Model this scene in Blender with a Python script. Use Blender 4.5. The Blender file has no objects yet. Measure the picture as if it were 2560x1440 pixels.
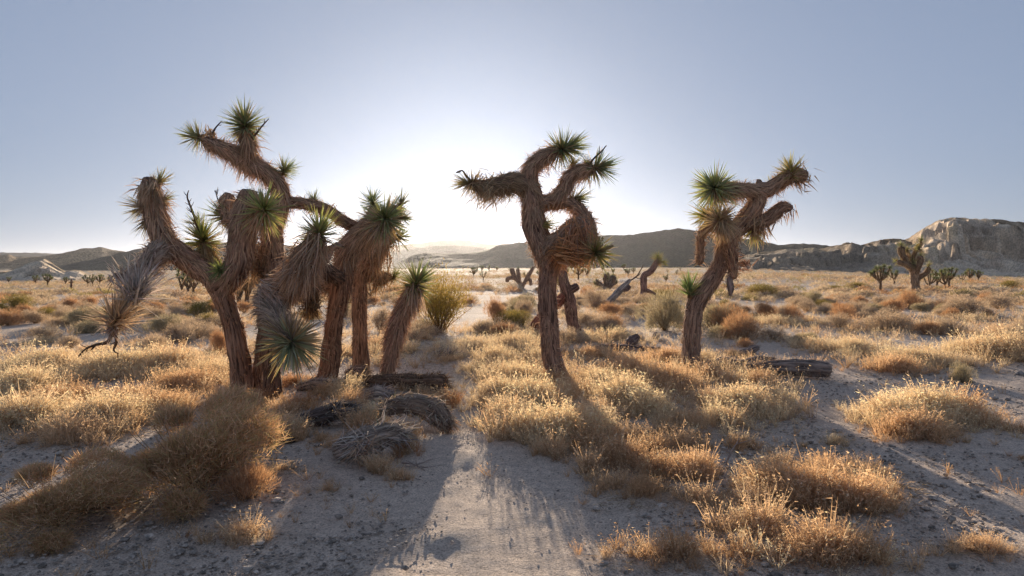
import bpy, math, random
import numpy as np
from mathutils import Vector
R = math.radians
random.seed(7); rng = np.random.default_rng(7)

# ------------------------------------------------------------------ camera
F = 1668.0; HOR = 664.0; CAMH = 1.6          # focal length in photo pixels, horizon row, eye height
SC = bpy.context.scene
cam_d = bpy.data.cameras.new("camera"); cam = bpy.data.objects.new("camera", cam_d)
SC.collection.objects.link(cam)
cam.rotation_euler = (R(90), 0, 0)
cam_d.sensor_width = 36.0; cam_d.lens = 36.0 * F / 2560.0
cam_d.shift_y = -(720.0 - HOR) / 2560.0
cam_d.clip_start = 0.05; cam_d.clip_end = 20000
SC.camera = cam

# ------------------------------------------------------------------ sky and sun
SUN_EL, SUN_AZ = 7.0, -3.95                   # degrees; azimuth measured from +Y towards +X
w = bpy.data.worlds.new("World"); SC.world = w; w.use_nodes = True
nt = w.node_tree; nt.nodes.clear()
sky = nt.nodes.new("ShaderNodeTexSky"); sky.sky_type = 'NISHITA'; sky.sun_disc = False
sky.sun_elevation = R(SUN_EL); sky.sun_rotation = R(SUN_AZ)
sky.altitude = 700; sky.air_density = 1.0; sky.dust_density = 1.6; sky.ozone_density = 2.0
bg = nt.nodes.new("ShaderNodeBackground"); wo = nt.nodes.new("ShaderNodeOutputWorld")
bg.inputs[1].default_value = 0.102
# the photograph's exposure holds the whole range of the evening sky: softer saturation and contrast, cooler balance
hs = nt.nodes.new("ShaderNodeHueSaturation"); hs.inputs['Saturation'].default_value = 0.55
gm_ = nt.nodes.new("ShaderNodeGamma"); gm_.inputs[1].default_value = 0.37
tn = nt.nodes.new("ShaderNodeMix"); tn.data_type = 'RGBA'; tn.blend_type = 'MULTIPLY'; tn.inputs[0].default_value = 1
tn.inputs[7].default_value = (.80, .96, 1.29, 1)
nt.links.new(sky.outputs[0], hs.inputs['Color']); nt.links.new(hs.outputs[0], gm_.inputs[0])
nt.links.new(gm_.outputs[0], tn.inputs[6]); nt.links.new(tn.outputs[2], bg.inputs[0])
nt.links.new(bg.outputs[0], wo.inputs[0])
sd = bpy.data.lights.new("sun", 'SUN'); so = bpy.data.objects.new("sun", sd); SC.collection.objects.link(so)
sd.energy = 4.5; sd.angle = R(0.6); sd.color = (1.0, 0.83, 0.64)
sv = Vector((math.sin(R(SUN_AZ)) * math.cos(R(SUN_EL)), math.cos(R(SUN_AZ)) * math.cos(R(SUN_EL)), math.sin(R(SUN_EL))))
so.rotation_euler = sv.to_track_quat('Z', 'Y').to_euler()
so.location = (0, 0, 30)
SC.view_settings.view_transform = 'Standard'; SC.view_settings.look = 'None'
SC.view_settings.exposure = 1.25; SC.view_settings.gamma = 1.0
SC.cycles.use_denoising = True
SC.cycles.max_bounces = 8; SC.cycles.diffuse_bounces = 3; SC.cycles.transmission_bounces = 4
SC.cycles.volume_bounces = 0; SC.cycles.transparent_max_bounces = 8
SC.cycles.sample_clamp_indirect = 6

# ------------------------------------------------------------------ noise
def _h(ix, iy, s):
    n = (ix.astype(np.int64) * 374761393 + iy.astype(np.int64) * 668265263 + s * 974634777) & 0x7fffffff
    n = ((n ^ (n >> 13)) * 1274126177) & 0x7fffffff
    n = (n ^ (n >> 16)) & 0xffff
    return n / 65535.0
def vnoise(x, y, s=0):
    x = np.asarray(x, float); y = np.asarray(y, float)
    ix = np.floor(x); iy = np.floor(y); fx = x - ix; fy = y - iy
    fx = fx * fx * (3 - 2 * fx); fy = fy * fy * (3 - 2 * fy)
    a = _h(ix, iy, s); b = _h(ix + 1, iy, s); c = _h(ix, iy + 1, s); d = _h(ix + 1, iy + 1, s)
    return (a * (1 - fx) + b * fx) * (1 - fy) + (c * (1 - fx) + d * fx) * fy * 1.0
def fbm(x, y, o=4, s=0, g=0.5):
    t = 0; a = 1; n = 0
    for i in range(o):
        t = t + a * vnoise(x * 2 ** i + 17.3 * i, y * 2 ** i + 9.1 * i, s + i); n += a; a *= g
    return t / n
def sstep(a, b, x):
    t = np.clip((x - a) / (b - a), 0, 1); return t * t * (3 - 2 * t)

# ------------------------------------------------------------------ ground height
AZ = [-3, -0.77, -0.5, -0.2, 0.1, 0.38, 0.6, 0.77, 3]
SL = [-.015, -.015, -.012, -.006, -.002, 0.0, -.006, -.009, -.009]
def gz(x, y):
    x = np.asarray(x, float); y = np.asarray(y, float)
    r = np.hypot(x, y); az = x / np.maximum(y, 0.3 * np.abs(x) + 1e-3)
    s = np.interp(az, AZ, SL)
    z = s * np.clip(r - 20, 0, 260) * (y > 0)
    z = z + (fbm(x / 9 + 50, y / 9 + 50, 3, 3) - .5) * (0.10 + 0.5 * sstep(20, 90, r))
    z = z + (fbm(x / 1.7 + 9, y / 1.7 + 4, 3, 11) - .5) * 0.10
    return z
G0 = float(gz(0, 0)); cam.location = (0, 0, CAMH + G0)
CZ = CAMH + G0
def P(px, py, Y):
    return np.array([(px - 1280.0) / F * Y, Y, CZ - (py - HOR) / F * Y])
def ground_at(px, py):
    a = (px - 1280.0) / F; d = (py - HOR) / F
    Y = 2.5 * 1.01 ** np.arange(520)
    below = (CZ - d * Y) <= gz(a * Y, Y)
    k = int(np.argmax(below)) if below.any() else len(Y) - 1
    lo, hi = Y[max(k - 1, 0)], Y[k]
    for _ in range(12):
        m = (lo + hi) / 2
        if CZ - d * m <= float(gz(a * m, m)): hi = m
        else: lo = m
    return a * hi, hi, float(gz(a * hi, hi))

# ------------------------------------------------------------------ mesh collecting
class MB:
    def __init__(s): s.v = []; s.f3 = []; s.f4 = []; s.c = []; s.fb = []; s.n = 0; s.sm = []
    def add(s, v, f3=None, f4=None, col=(.5, .5, .5), fb=None):
        v = np.asarray(v, float).reshape(-1, 3); n = len(v)
        if f3 is not None and len(f3): s.f3.append(np.asarray(f3) + s.n)
        if f4 is not None and len(f4): s.f4.append(np.asarray(f4) + s.n)
        c = np.asarray(col, float)
        if c.ndim == 1: c = np.tile(c, (n, 1))
        s.v.append(v); s.c.append(c); s.fb.append(v if fb is None else fb); s.n += n
    def build(s, name, mat, parent=None, origin=(0, 0, 0), smooth=False):
        ob = bpy.data.objects.new(name, s.mesh(name, mat, origin, smooth)); SC.collection.objects.link(ob)
        if parent is not None: ob.parent = parent
        else: ob.location = origin
        return ob
    def mesh(s, name, mat, origin=(0, 0, 0), smooth=False):
        V = np.concatenate(s.v) - np.asarray(origin, float); C = np.concatenate(s.c); FB = np.concatenate(s.fb)
        f3 = np.concatenate(s.f3) if s.f3 else np.zeros((0, 3), int)
        f4 = np.concatenate(s.f4) if s.f4 else np.zeros((0, 4), int)
        me = bpy.data.meshes.new(name)
        me.vertices.add(len(V)); me.vertices.foreach_set("co", V.astype(np.float32).ravel())
        nl = f3.size + f4.size; me.loops.add(nl)
        me.loops.foreach_set("vertex_index", np.concatenate([f3.ravel(), f4.ravel()]).astype(np.int32))
        np_ = len(f3) + len(f4); me.polygons.add(np_)
        st = np.concatenate([np.arange(len(f3)) * 3, f3.size + np.arange(len(f4)) * 4]).astype(np.int32)
        me.polygons.foreach_set("loop_start", st)
        me.polygons.foreach_set("use_smooth", np.full(np_, smooth, dtype=bool))
        me.update(calc_edges=True); me.validate()
        a = me.attributes.new("col", 'FLOAT_COLOR', 'POINT')
        a.data.foreach_set("color", np.concatenate([C, np.ones((len(C), 1))], 1).astype(np.float32).ravel())
        b = me.attributes.new("fib", 'FLOAT_VECTOR', 'POINT')
        b.data.foreach_set("vector", FB.astype(np.float32).ravel())
        me.materials.append(mat)
        return me
def nrm(a): return a / np.maximum(np.linalg.norm(a, axis=-1, keepdims=True), 1e-9)
def rdir(n): return nrm(rng.normal(size=(n, 3)))
def blades(mb, p, d, L, W, cb, ct, droop=0.0, segs=2, side=None, wtip=0.0):
    """ribbons: p base, d direction, L length, W width, cb/ct colours at base and tip"""
    n = len(p); d = nrm(d); L = np.broadcast_to(L, (n,)); W = np.broadcast_to(W, (n,))
    cb = np.broadcast_to(cb, (n, 3)); ct = np.broadcast_to(ct, (n, 3))
    if side is None: side = np.cross(d, rdir(n))
    side = nrm(side); dr = np.broadcast_to(droop, (n,))
    V = []; C = []
    for k in range(segs):
        t = k / segs
        c = p + d * (L * t)[:, None]; c = c + np.array([0, 0, -1.0]) * (dr * L * t * t)[:, None]
        wk = (W * (1 - (1 - wtip) * t ** 1.5) * .5)[:, None] * side
        V += [c - wk, c + wk]; cc = cb * (1 - t) + ct * t; C += [cc, cc]
    c = p + d * L[:, None] + np.array([0, 0, -1.0]) * (dr * L)[:, None]
    V.append(c); C.append(ct); m = 2 * segs + 1
    V = np.stack(V, 1).reshape(-1, 3); C = np.stack(C, 1).reshape(-1, 3)
    b = (np.arange(n) * m)[:, None]
    f4 = [b + np.array([[2 * k, 2 * k + 1, 2 * k + 3, 2 * k + 2]]) for k in range(segs - 1)]
    f3 = b + np.array([[2 * segs - 2, 2 * segs - 1, 2 * segs]])
    mb.add(V, f3, np.concatenate(f4) if f4 else None, C)
def vary(c, n, amt=.25, hue=.06):
    c = np.asarray(c, float)
    v = c * (1 + rng.uniform(-amt, amt, (n, 1))) + c * rng.uniform(-hue, hue, (n, 3))
    return np.clip(v, .004, .9)
def smooth_path(pts, rad, step):
    pts = np.asarray(pts, float); rad = np.asarray(rad, float); n = len(pts)
    if n == 2: pts = np.array([pts[0], (pts[0] + pts[1]) / 2, pts[1]]); rad = np.array([rad[0], rad.mean(), rad[1]]); n = 3
    ext = np.vstack([2 * pts[0] - pts[1], pts, 2 * pts[-1] - pts[-2]])
    er = np.concatenate([[rad[0]], rad, [rad[-1]]])
    O = []; Q = []
    for i in range(n - 1):
        p0, p1, p2, p3 = ext[i:i + 4]; k = max(2, int(np.linalg.norm(p2 - p1) / step))
        for t in np.arange(k) / k:
            O.append(.5 * ((2 * p1) + (-p0 + p2) * t + (2 * p0 - 5 * p1 + 4 * p2 - p3) * t * t + (-p0 + 3 * p1 - 3 * p2 + p3) * t ** 3))
            Q.append(er[i + 1] * (1 - t) + er[i + 2] * t)
    O.append(pts[-1]); Q.append(rad[-1])
    return np.array(O), np.array(Q)
def frames(c):
    T = nrm(np.gradient(c, axis=0)); N = np.zeros_like(T)
    u = np.cross(T[0], [0.3, 1, 0.1]); u = u / np.linalg.norm(u)
    for i in range(len(T)):
        u = u - T[i] * u.dot(T[i]); u = u / max(np.linalg.norm(u), 1e-6); N[i] = u
    return T, N, np.cross(T, N)
def tube(mb, pts, rad, step=.04, seg=18, rough=.12, col=(.3, .2, .14), seed=0, cap=True, colvar=.15, base_cap=False, fib=6.0):
    c, r = smooth_path(pts, rad, step)
    if cap:
        e = nrm((c[-1] - c[-2])[None])[0]
        c = np.vstack([c, c[-1] + e * r[-1] * .35, c[-1] + e * r[-1] * .45]); r = np.concatenate([r, [r[-1] * .75, r[-1] * .12]])
    if base_cap:
        e = nrm((c[0] - c[1])[None])[0]
        c = np.vstack([c[0] + e * r[0] * .25, c[0] + e * r[0] * .2, c]); r = np.concatenate([[r[0] * .1, r[0] * .75], r])
    T, N, B = frames(c); n = len(c)
    th = np.arange(seg) / seg * 2 * math.pi
    s = np.concatenate([[0], np.cumsum(np.linalg.norm(np.diff(c, axis=0), axis=1))])
    TH, S = np.meshgrid(th, s)
    k = fbm(np.cos(TH) * fib * .5 + 31 + seed * 7.7, np.sin(TH) * fib * .5 + S * 3.0 + 11, 3, seed % 97)
    k2 = fbm(np.cos(TH) * 1.2 + 5 + seed * 3.1, np.sin(TH) * 1.2 + S * 5.0 + 3, 2, (seed + 5) % 89)
    rr = r[:, None] * (1 + rough * 2 * (k - .5) + rough * 1.4 * (k2 - .5))
    V = c[:, None] + rr[..., None] * (np.cos(TH)[..., None] * N[:, None] + np.sin(TH)[..., None] * B[:, None])
    i = np.arange(n - 1)[:, None] * seg; j = np.arange(seg)[None]
    a = i + j; b = i + (j + 1) % seg
    f = np.stack([a, b, b + seg, a + seg], -1).reshape(-1, 4)
    C = np.asarray(col) * (1 + colvar * 2 * (k[..., None] - .5))
    fb = np.stack([np.cos(TH) * r.max(), np.sin(TH) * r.max(), S * .12], -1)
    mb.add(V.reshape(-1, 3), None, f, C.reshape(-1, 3), fb.reshape(-1, 3))
    return c, r, T, N, B, s
def on_tube(tb, n, bias=None):
    c, r, T, N, B, s = tb
    u = rng.uniform(0, s[-1], n) if bias is None else s[-1] * rng.beta(bias[0], bias[1], n)
    idx = np.clip(np.searchsorted(s, u) - 1, 0, len(s) - 2); f = ((u - s[idx]) / np.maximum(s[idx + 1] - s[idx], 1e-6))[:, None]
    th = rng.uniform(0, 2 * math.pi, n)[:, None]
    ct = c[idx] * (1 - f) + c[idx + 1] * f; rr = (r[idx] * (1 - f[:, 0]) + r[idx + 1] * f[:, 0])
    o = np.cos(th) * N[idx] + np.sin(th) * B[idx]
    return ct + o * rr[:, None] * .93, o, T[idx], u / s[-1]

# ------------------------------------------------------------------ materials
def new_mat(name):
    m = bpy.data.materials.new(name); m.use_nodes = True; m.node_tree.nodes.clear(); return m, m.node_tree
def N_(t, k, **kw):
    n = t.nodes.new(k)
    for a, b in kw.items(): setattr(n, a, b)
    return n
def leafmat(name, trans=.4, gloss=.0, rough=.5, tint=(1.15, 1.0, .75)):
    m, t = new_mat(name); L = t.links.new
    at = N_(t, "ShaderNodeAttribute", attribute_name="col")
    df = N_(t, "ShaderNodeBsdfDiffuse"); tr = N_(t, "ShaderNodeBsdfTranslucent"); mx = N_(t, "ShaderNodeMixShader")
    out = N_(t, "ShaderNodeOutputMaterial")
    mul = N_(t, "ShaderNodeMix", data_type='RGBA', blend_type='MULTIPLY'); mul.inputs[0].default_value = 1
    L(at.outputs['Color'], mul.inputs[6]); mul.inputs[7].default_value = (*tint, 1)
    L(at.outputs['Color'], df.inputs[0]); L(mul.outputs[2], tr.inputs[0])
    mx.inputs[0].default_value = trans; L(df.outputs[0], mx.inputs[1]); L(tr.outputs[0], mx.inputs[2])
    last = mx.outputs[0]
    if gloss > 0:
        gl = N_(t, "ShaderNodeBsdfGlossy"); gl.inputs['Roughness'].default_value = rough; m2 = N_(t, "ShaderNodeMixShader")
        fr = N_(t, "ShaderNodeFresnel"); fr.inputs[0].default_value = 1.4
        mm = N_(t, "ShaderNodeMath", operation='MULTIPLY'); mm.inputs[1].default_value = gloss; L(fr.outputs[0], mm.inputs[0])
        L(mm.outputs[0], m2.inputs[0]); L(last, m2.inputs[1]); L(gl.outputs[0], m2.inputs[2]); last = m2.outputs[0]
    L(last, out.inputs[0]); return m
M_GRASS = leafmat("dry_grass", .45)
M_SHRUB = leafmat("shrub_twigs", .38)
M_GREEN = leafmat("yucca_leaf", .22, .12, .5, (1.2, 1.15, .6))
M_DEAD = leafmat("dead_leaf", .2, .10, .6, (1.05, .97, .82))
def barkmat(name, dark=(.24, .22, .22), scale=30.0, bump=1.0):
    m, t = new_mat(name); L = t.links.new
    at = N_(t, "ShaderNodeAttribute", attribute_name="col"); fb = N_(t, "ShaderNodeAttribute", attribute_name="fib")
    no = N_(t, "ShaderNodeTexNoise"); no.inputs['Scale'].default_value = scale; no.inputs['Detail'].default_value = 7; no.inputs['Roughness'].default_value = .65
    L(fb.outputs['Vector'], no.inputs['Vector'])
    rp = N_(t, "ShaderNodeValToRGB"); rp.color_ramp.elements[0].position = .38; rp.color_ramp.elements[1].position = .62
    rp.color_ramp.elements[0].color = (*dark, 1); rp.color_ramp.elements[1].color = (1.35, 1.3, 1.25, 1)
    L(no.outputs[0], rp.inputs[0])
    mul = N_(t, "ShaderNodeMix", data_type='RGBA', blend_type='MULTIPLY'); mul.inputs[0].default_value = 1
    L(at.outputs['Color'], mul.inputs[6]); L(rp.outputs[0], mul.inputs[7])
    bs = N_(t, "ShaderNodeBsdfPrincipled"); bs.inputs['Roughness'].default_value = .85; bs.inputs['Specular IOR Level'].default_value = .2
    bp = N_(t, "ShaderNodeBump"); bp.inputs['Strength'].default_value = bump; bp.inputs['Distance'].default_value = .05
    L(no.outputs[0], bp.inputs['Height']); L(bp.outputs[0], bs.inputs['Normal']); L(mul.outputs[2], bs.inputs['Base Color'])
    out = N_(t, "ShaderNodeOutputMaterial"); L(bs.outputs[0], out.inputs[0]); return m
M_BARK = barkmat("fibrous_bark")
M_WOOD = barkmat("weathered_wood", (.5, .5, .5), 34, .6)
def groundmat():
    m, t = new_mat("desert_sand"); L = t.links.new
    co = N_(t, "ShaderNodeNewGeometry")
    at = N_(t, "ShaderNodeAttribute", attribute_name="col")
    n1 = N_(t, "ShaderNodeTexNoise"); n1.inputs['Scale'].default_value = 14; n1.inputs['Detail'].default_value = 8; n1.inputs['Roughness'].default_value = .7
    n2 = N_(t, "ShaderNodeTexNoise"); n2.inputs['Scale'].default_value = 75; n2.inputs['Detail'].default_value = 5; n2.inputs['Roughness'].default_value = .7
    vo = N_(t, "ShaderNodeTexVoronoi"); vo.inputs['Scale'].default_value = 55
    for n in (n1, n2, vo): L(co.outputs['Position'], n.inputs['Vector'])
    r1 = N_(t, "ShaderNodeValToRGB"); e = r1.color_ramp.elements; e[0].position = .3; e[1].position = .7
    e[0].color = (.82, .80, .80, 1); e[1].color = (1.3, 1.28, 1.25, 1); L(n1.outputs[0], r1.inputs[0])
    r2 = N_(t, "ShaderNodeValToRGB"); e = r2.color_ramp.elements; e[0].position = .36; e[1].position = .55
    e[0].color = (.42, .40, .39, 1); e[1].color = (1.15, 1.15, 1.15, 1); L(n2.outputs[0], r2.inputs[0])
    m1 = N_(t, "ShaderNodeMix", data_type='RGBA', blend_type='MULTIPLY'); m1.inputs[0].default_value = 1
    m2 = N_(t, "ShaderNodeMix", data_type='RGBA', blend_type='MULTIPLY'); m2.inputs[0].default_value = .85
    L(at.outputs['Color'], m1.inputs[6]); L(r1.outputs[0], m1.inputs[7]); L(m1.outputs[2], m2.inputs[6]); L(r2.outputs[0], m2.inputs[7])
    bs = N_(t, "ShaderNodeBsdfPrincipled"); bs.inputs['Roughness'].default_value = .95; bs.inputs['Specular IOR Level'].default_value = .1
    L(m2.outputs[2], bs.inputs['Base Color'])
    ad = N_(t, "ShaderNodeMath", operation='ADD'); L(n1.outputs[0], ad.inputs[0])
    mu = N_(t, "ShaderNodeMath", operation='MULTIPLY'); mu.inputs[1].default_value = .6; L(n2.outputs[0], mu.inputs[0]); L(mu.outputs[0], ad.inputs[1])
    bp = N_(t, "ShaderNodeBump"); bp.inputs['Strength'].default_value = .8; bp.inputs['Distance'].default_value = .04
    L(ad.outputs[0], bp.inputs['Height']); L(bp.outputs[0], bs.inputs['Normal'])
    out = N_(t, "ShaderNodeOutputMaterial"); L(bs.outputs[0], out.inputs[0]); return m
M_GROUND = groundmat()
def hillmat(name, sc, dots=True, fluted=False):
    m, t = new_mat(name); L = t.links.new
    co = N_(t, "ShaderNodeNewGeometry"); at = N_(t, "ShaderNodeAttribute", attribute_name="col")
    n1 = N_(t, "ShaderNodeTexNoise"); n1.inputs['Scale'].default_value = sc; n1.inputs['Detail'].default_value = 10; n1.inputs['Roughness'].default_value = .7
    n2 = N_(t, "ShaderNodeTexNoise"); n2.inputs['Scale'].default_value = sc * 14; n2.inputs['Detail'].default_value = 4
    L(co.outputs['Position'], n1.inputs['Vector']); L(co.outputs['Position'], n2.inputs['Vector'])
    r1 = N_(t, "ShaderNodeValToRGB"); e = r1.color_ramp.elements; e[0].position = .3; e[1].position = .7
    e[0].color = (.6, .6, .62, 1); e[1].color = (1.35, 1.3, 1.25, 1); L(n1.outputs[0], r1.inputs[0])
    r2 = N_(t, "ShaderNodeValToRGB"); e = r2.color_ramp.elements; e[0].position = .42; e[1].position = .56
    e[0].color = (.4, .42, .36, 1) if dots else (.75, .74, .72, 1); e[1].color = (1.1, 1.1, 1.1, 1); L(n2.outputs[0], r2.inputs[0])
    m1 = N_(t, "ShaderNodeMix", data_type='RGBA', blend_type='MULTIPLY'); m1.inputs[0].default_value = 1
    m2 = N_(t, "ShaderNodeMix", data_type='RGBA', blend_type='MULTIPLY'); m2.inputs[0].default_value = 1
    L(at.outputs['Color'], m1.inputs[6]); L(r1.outputs[0], m1.inputs[7]); L(m1.outputs[2], m2.inputs[6]); L(r2.outputs[0], m2.inputs[7])
    bs = N_(t, "ShaderNodeBsdfPrincipled"); bs.inputs['Roughness'].default_value = .95; bs.inputs['Specular IOR Level'].default_value = .05
    L(m2.outputs[2], bs.inputs['Base Color'])
    bp = N_(t, "ShaderNodeBump"); bp.inputs['Strength'].default_value = .6; bp.inputs['Distance'].default_value = .25 / sc
    if fluted:
        mp = N_(t, "ShaderNodeMapping"); mp.inputs['Scale'].default_value = (.30, .06, .045); L(co.outputs['Position'], mp.inputs[0])
        n3 = N_(t, "ShaderNodeTexNoise"); n3.inputs['Scale'].default_value = 1.0; n3.inputs['Detail'].default_value = 6; n3.inputs['Roughness'].default_value = .6
        L(mp.outputs[0], n3.inputs['Vector']); bp.inputs['Strength'].default_value = 1; bp.inputs['Distance'].default_value = 9
        L(n3.outputs[0], bp.inputs['Height'])
    else: L(n1.outputs[0], bp.inputs['Height']); L(bp.outputs[0], bs.inputs['Normal'])
    out = N_(t, "ShaderNodeOutputMaterial"); L(bs.outputs[0], out.inputs[0]); return m

def tag(o, label=None, cat=None, group=None, kind=None):
    if label: o['label'] = label
    if cat: o['category'] = cat
    if group: o['group'] = group
    if kind: o['kind'] = kind
    return o
def empty(name, loc, label=None, cat=None, group=None):
    o = bpy.data.objects.new(name, None); SC.collection.objects.link(o); o.location = loc
    o.empty_display_size = .2
    return tag(o, label, cat, group)
def copy_tree(o, parent=None):
    c = o.copy(); SC.collection.objects.link(c); c.parent = parent
    for ch in [k for k in bpy.data.objects if k.parent == o]: copy_tree(ch, c)
    return c

# ================================================================== STRUCTURE
# grass patches: px, py, half-width px, half-depth px, height px, colour kind, tufts
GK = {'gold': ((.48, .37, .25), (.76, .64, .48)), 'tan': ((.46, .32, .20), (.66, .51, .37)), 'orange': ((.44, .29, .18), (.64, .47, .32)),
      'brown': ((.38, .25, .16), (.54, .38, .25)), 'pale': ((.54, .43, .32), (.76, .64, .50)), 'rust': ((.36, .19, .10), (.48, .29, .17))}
PATCH = [
 (1330,1095,80,16,85,'gold',130),(1420,1100,75,18,95,'gold',160),(1480,1075,45,22,80,'gold',70),(1275,1060,60,30,75,'gold',110),
 (1250,1000,60,22,60,'gold',110),(1330,1010,80,25,70,'gold',150),(1290,955,90,18,50,'gold',150),(1240,905,60,15,45,'gold',110),
 (1180,870,100,14,38,'pale',150),(1290,870,80,16,45,'gold',150),(1230,830,70,8,30,'pale',110),(1340,905,30,14,45,'gold',60),
 (1320,850,50,10,35,'gold',60),(1120,905,50,10,22,'tan',50),(1180,930,40,10,30,'gold',40),(1440,985,60,18,45,'tan',90),
 (1490,1045,60,15,55,'tan',70),(1500,960,70,16,45,'gold',110),(1560,1010,70,22,75,'gold',170),(1620,1030,45,20,70,'gold',100),
 (1580,940,70,16,55,'orange',120),(1660,965,70,20,60,'orange',150),(1670,900,50,12,40,'orange',80),(1480,890,80,14,35,'orange',110),
 (1540,850,60,10,32,'gold',80),(1450,850,50,10,30,'gold',70),(1480,1130,50,22,80,'brown',60),(1560,1165,60,22,80,'brown',90),
 (1470,1180,25,12,60,'tan',30),(1640,1130,60,16,50,'orange',45),(1700,1120,60,14,50,'tan',50),(1730,1190,60,20,75,'orange',90),(1640,1190,60,18,60,'brown',60),
 (1800,1060,60,20,55,'gold',90),(1720,1060,45,18,50,'tan',60),(1860,1025,80,22,70,'gold',180),(1930,1010,45,18,55,'gold',80),
 (1780,1010,60,18,45,'tan',70),(1780,950,45,12,45,'orange',60),(1900,960,60,12,40,'orange',60),(1760,900,40,8,35,'gold',50),
 (1835,890,60,8,25,'orange',50),(1950,1235,70,25,90,'orange',130),(2040,1260,80,25,100,'orange',170),(2140,1275,60,20,90,'orange',110),(1890,1265,40,16,60,'tan',50),
 (2200,1270,40,12,50,'tan',35),(2095,1110,28,8,30,'gold',28),(2010,1120,30,8,20,'tan',10),(2180,1180,60,16,25,'tan',14),
 (2240,1060,70,25,75,'gold',190),(2330,1050,75,22,85,'gold',210),(2290,1095,70,14,75,'orange',170),(2400,1045,45,20,75,'orange',110),
 (2290,910,120,16,45,'gold',220),(2130,880,100,14,38,'gold',190),(2040,870,60,12,35,'gold',90),(2240,930,60,10,55,'orange',80),
 (2470,890,80,16,60,'gold',170),(2550,900,50,18,70,'gold',130),(2520,840,70,10,35,'tan',80),(2555,1080,25,10,30,'rust',25),(2555,1150,15,6,18,'rust',10),
 (1950,810,120,10,30,'gold',160),(2230,820,90,10,40,'tan',90),(2420,800,80,7,22,'gold',70),(2010,845,50,6,18,'tan',30),
 (600,1050,40,12,35,'orange',60),(690,1100,50,22,75,'tan',110),(560,1010,60,14,40,'orange',60),(730,960,60,14,30,'rust',60),(640,1010,60,16,35,'rust',70),
 (850,1120,30,12,45,'orange',34),(800,1105,25,10,30,'orange',20),(905,1080,25,12,65,'orange',36),(950,1180,30,14,60,'tan',28),(990,1200,35,10,40,'tan',24),
 (880,1020,30,12,60,'orange',34),(930,1060,22,12,70,'gold',46),(1000,975,16,8,45,'orange',28),(870,985,26,10,60,'gold',36),(700,1040,60,20,45,'orange',70),(640,1090,50,16,45,'tan',50),(760,1060,50,16,30,'rust',40),(700,1180,60,16,30,'tan',24),(1020,1100,30,12,50,'orange',34),(1130,1010,20,12,45,'rust',22),(1060,990,20,8,40,'tan',14),(1100,1000,20,10,40,'tan',18),
 (1010,1130,30,14,50,'rust',30),(820,985,40,10,40,'orange',40),(860,1000,20,8,45,'gold',18),(770,1010,40,12,30,'rust',35),
 (130,920,120,16,55,'gold',200),(300,930,110,20,65,'gold',220),(420,920,80,18,55,'pale',140),(470,970,80,20,55,'orange',150),(520,940,60,14,45,'gold',90),
 (60,985,70,22,75,'gold',150),(150,1010,70,22,60,'orange',110),(60,1060,70,22,80,'gold',130),(260,1060,110,26,80,'gold',210),(180,1100,90,20,70,'tan',120),
 (330,1010,80,18,55,'tan',110),(420,1020,60,18,50,'orange',80),(20,940,50,12,45,'gold',60),(380,860,70,8,30,'tan',60),(470,885,50,6,22,'tan',40),
 (560,880,40,8,30,'orange',30),(730,900,70,12,35,'gold',90),(660,870,30,8,30,'gold',30),(860,890,40,10,35,'gold',60),(940,870,30,12,40,'tan',60),(1010,880,50,10,35,'gold',80),
 (760,870,60,10,30,'pale',50),(960,910,30,8,30,'gold',30),(1060,850,40,7,25,'tan',40), (1560,1100,80,20,50,'tan',60),(1680,1090,80,20,40,'brown',60),(1620,1240,90,25,55,'brown',70),(1760,1260,90,22,60,'tan',50),(2080,1190,90,22,60,'orange',60),
 (1950,1170,60,16,50,'tan',40),(2180,1240,60,20,60,'orange',50),(1520,1220,50,16,60,'tan',26),(1850,1120,60,16,45,'orange',40),(2080,1400,160,30,110,'orange',110),(1700,1400,140,25,80,'brown',70),
 (1890,1330,90,25,90,'tan',70),(2450,1380,120,20,60,'tan',40),(600,1350,90,25,60,'tan',40),(820,1230,50,14,30,'tan',14),(1390,1140,60,12,60,'tan',40),(1400,960,60,16,40,'orange',60),
 (100,860,60,6,24,'gold',50),(220,880,50,8,26,'tan',50),
]
def patch_xy(px, py, rx, ry):
    x, y, z = ground_at(px, py)
    _, y0, _ = ground_at(px, py + ry); _, y1, _ = ground_at(px, max(py - ry, 690))
    return x, y, rx * y / F, max((y1 - y0) / 2, .08)
PW = [(*patch_xy(p[0], p[1], p[2], p[3]), p) for p in PATCH]
def litter(x, y):
    t = np.zeros_like(x)
    for (cx, cy, ax, ay, p) in PW:
        q = ((x - cx) / (ax * 1.25)) ** 2 + ((y - cy) / (ay * 1.25)) ** 2
        t = np.maximum(t, np.exp(-q * 1.2) * min(1, p[6] / 80 + .2))
    return t
# ground sheet
af = np.tan(np.linspace(-1.0, 1.0, 760)) / np.tan(1.0) * R(62)
ab = np.linspace(R(62), R(298), 60)[1:-1]
ang = np.concatenate([af, ab])
rad = np.concatenate([[0.02], np.geomspace(0.8, 7000, 560)])
A, RR = np.meshgrid(ang, rad)
X = np.sin(A) * RR; Y = np.cos(A) * RR
Z = gz(X, Y)
near = 1 - sstep(12, 30, RR)
lit_ = litter(X.ravel(), Y.ravel()).reshape(X.shape) * (1 - sstep(20, 30, RR))
Z = Z + near * ((fbm(X * 9, Y * 9, 3, 21) - .5) * .018 + (fbm(X * 3.1, Y * 3.1, 2, 31) - .5) * .03) + lit_ * .03
pch = fbm(X / 2.6 + 7, Y / 2.6 + 3, 4, 41)[..., None]
sand = np.array([.56, .475, .41]) * (1 - pch) * 1.05 + np.array([.64, .53, .44]) * pch
strw = np.array([.33, .25, .18])
k = np.clip(lit_ * 1.1 * (.4 + fbm(X * 5, Y * 5, 3, 51) * 1.1), 0, .9)[..., None]
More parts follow.
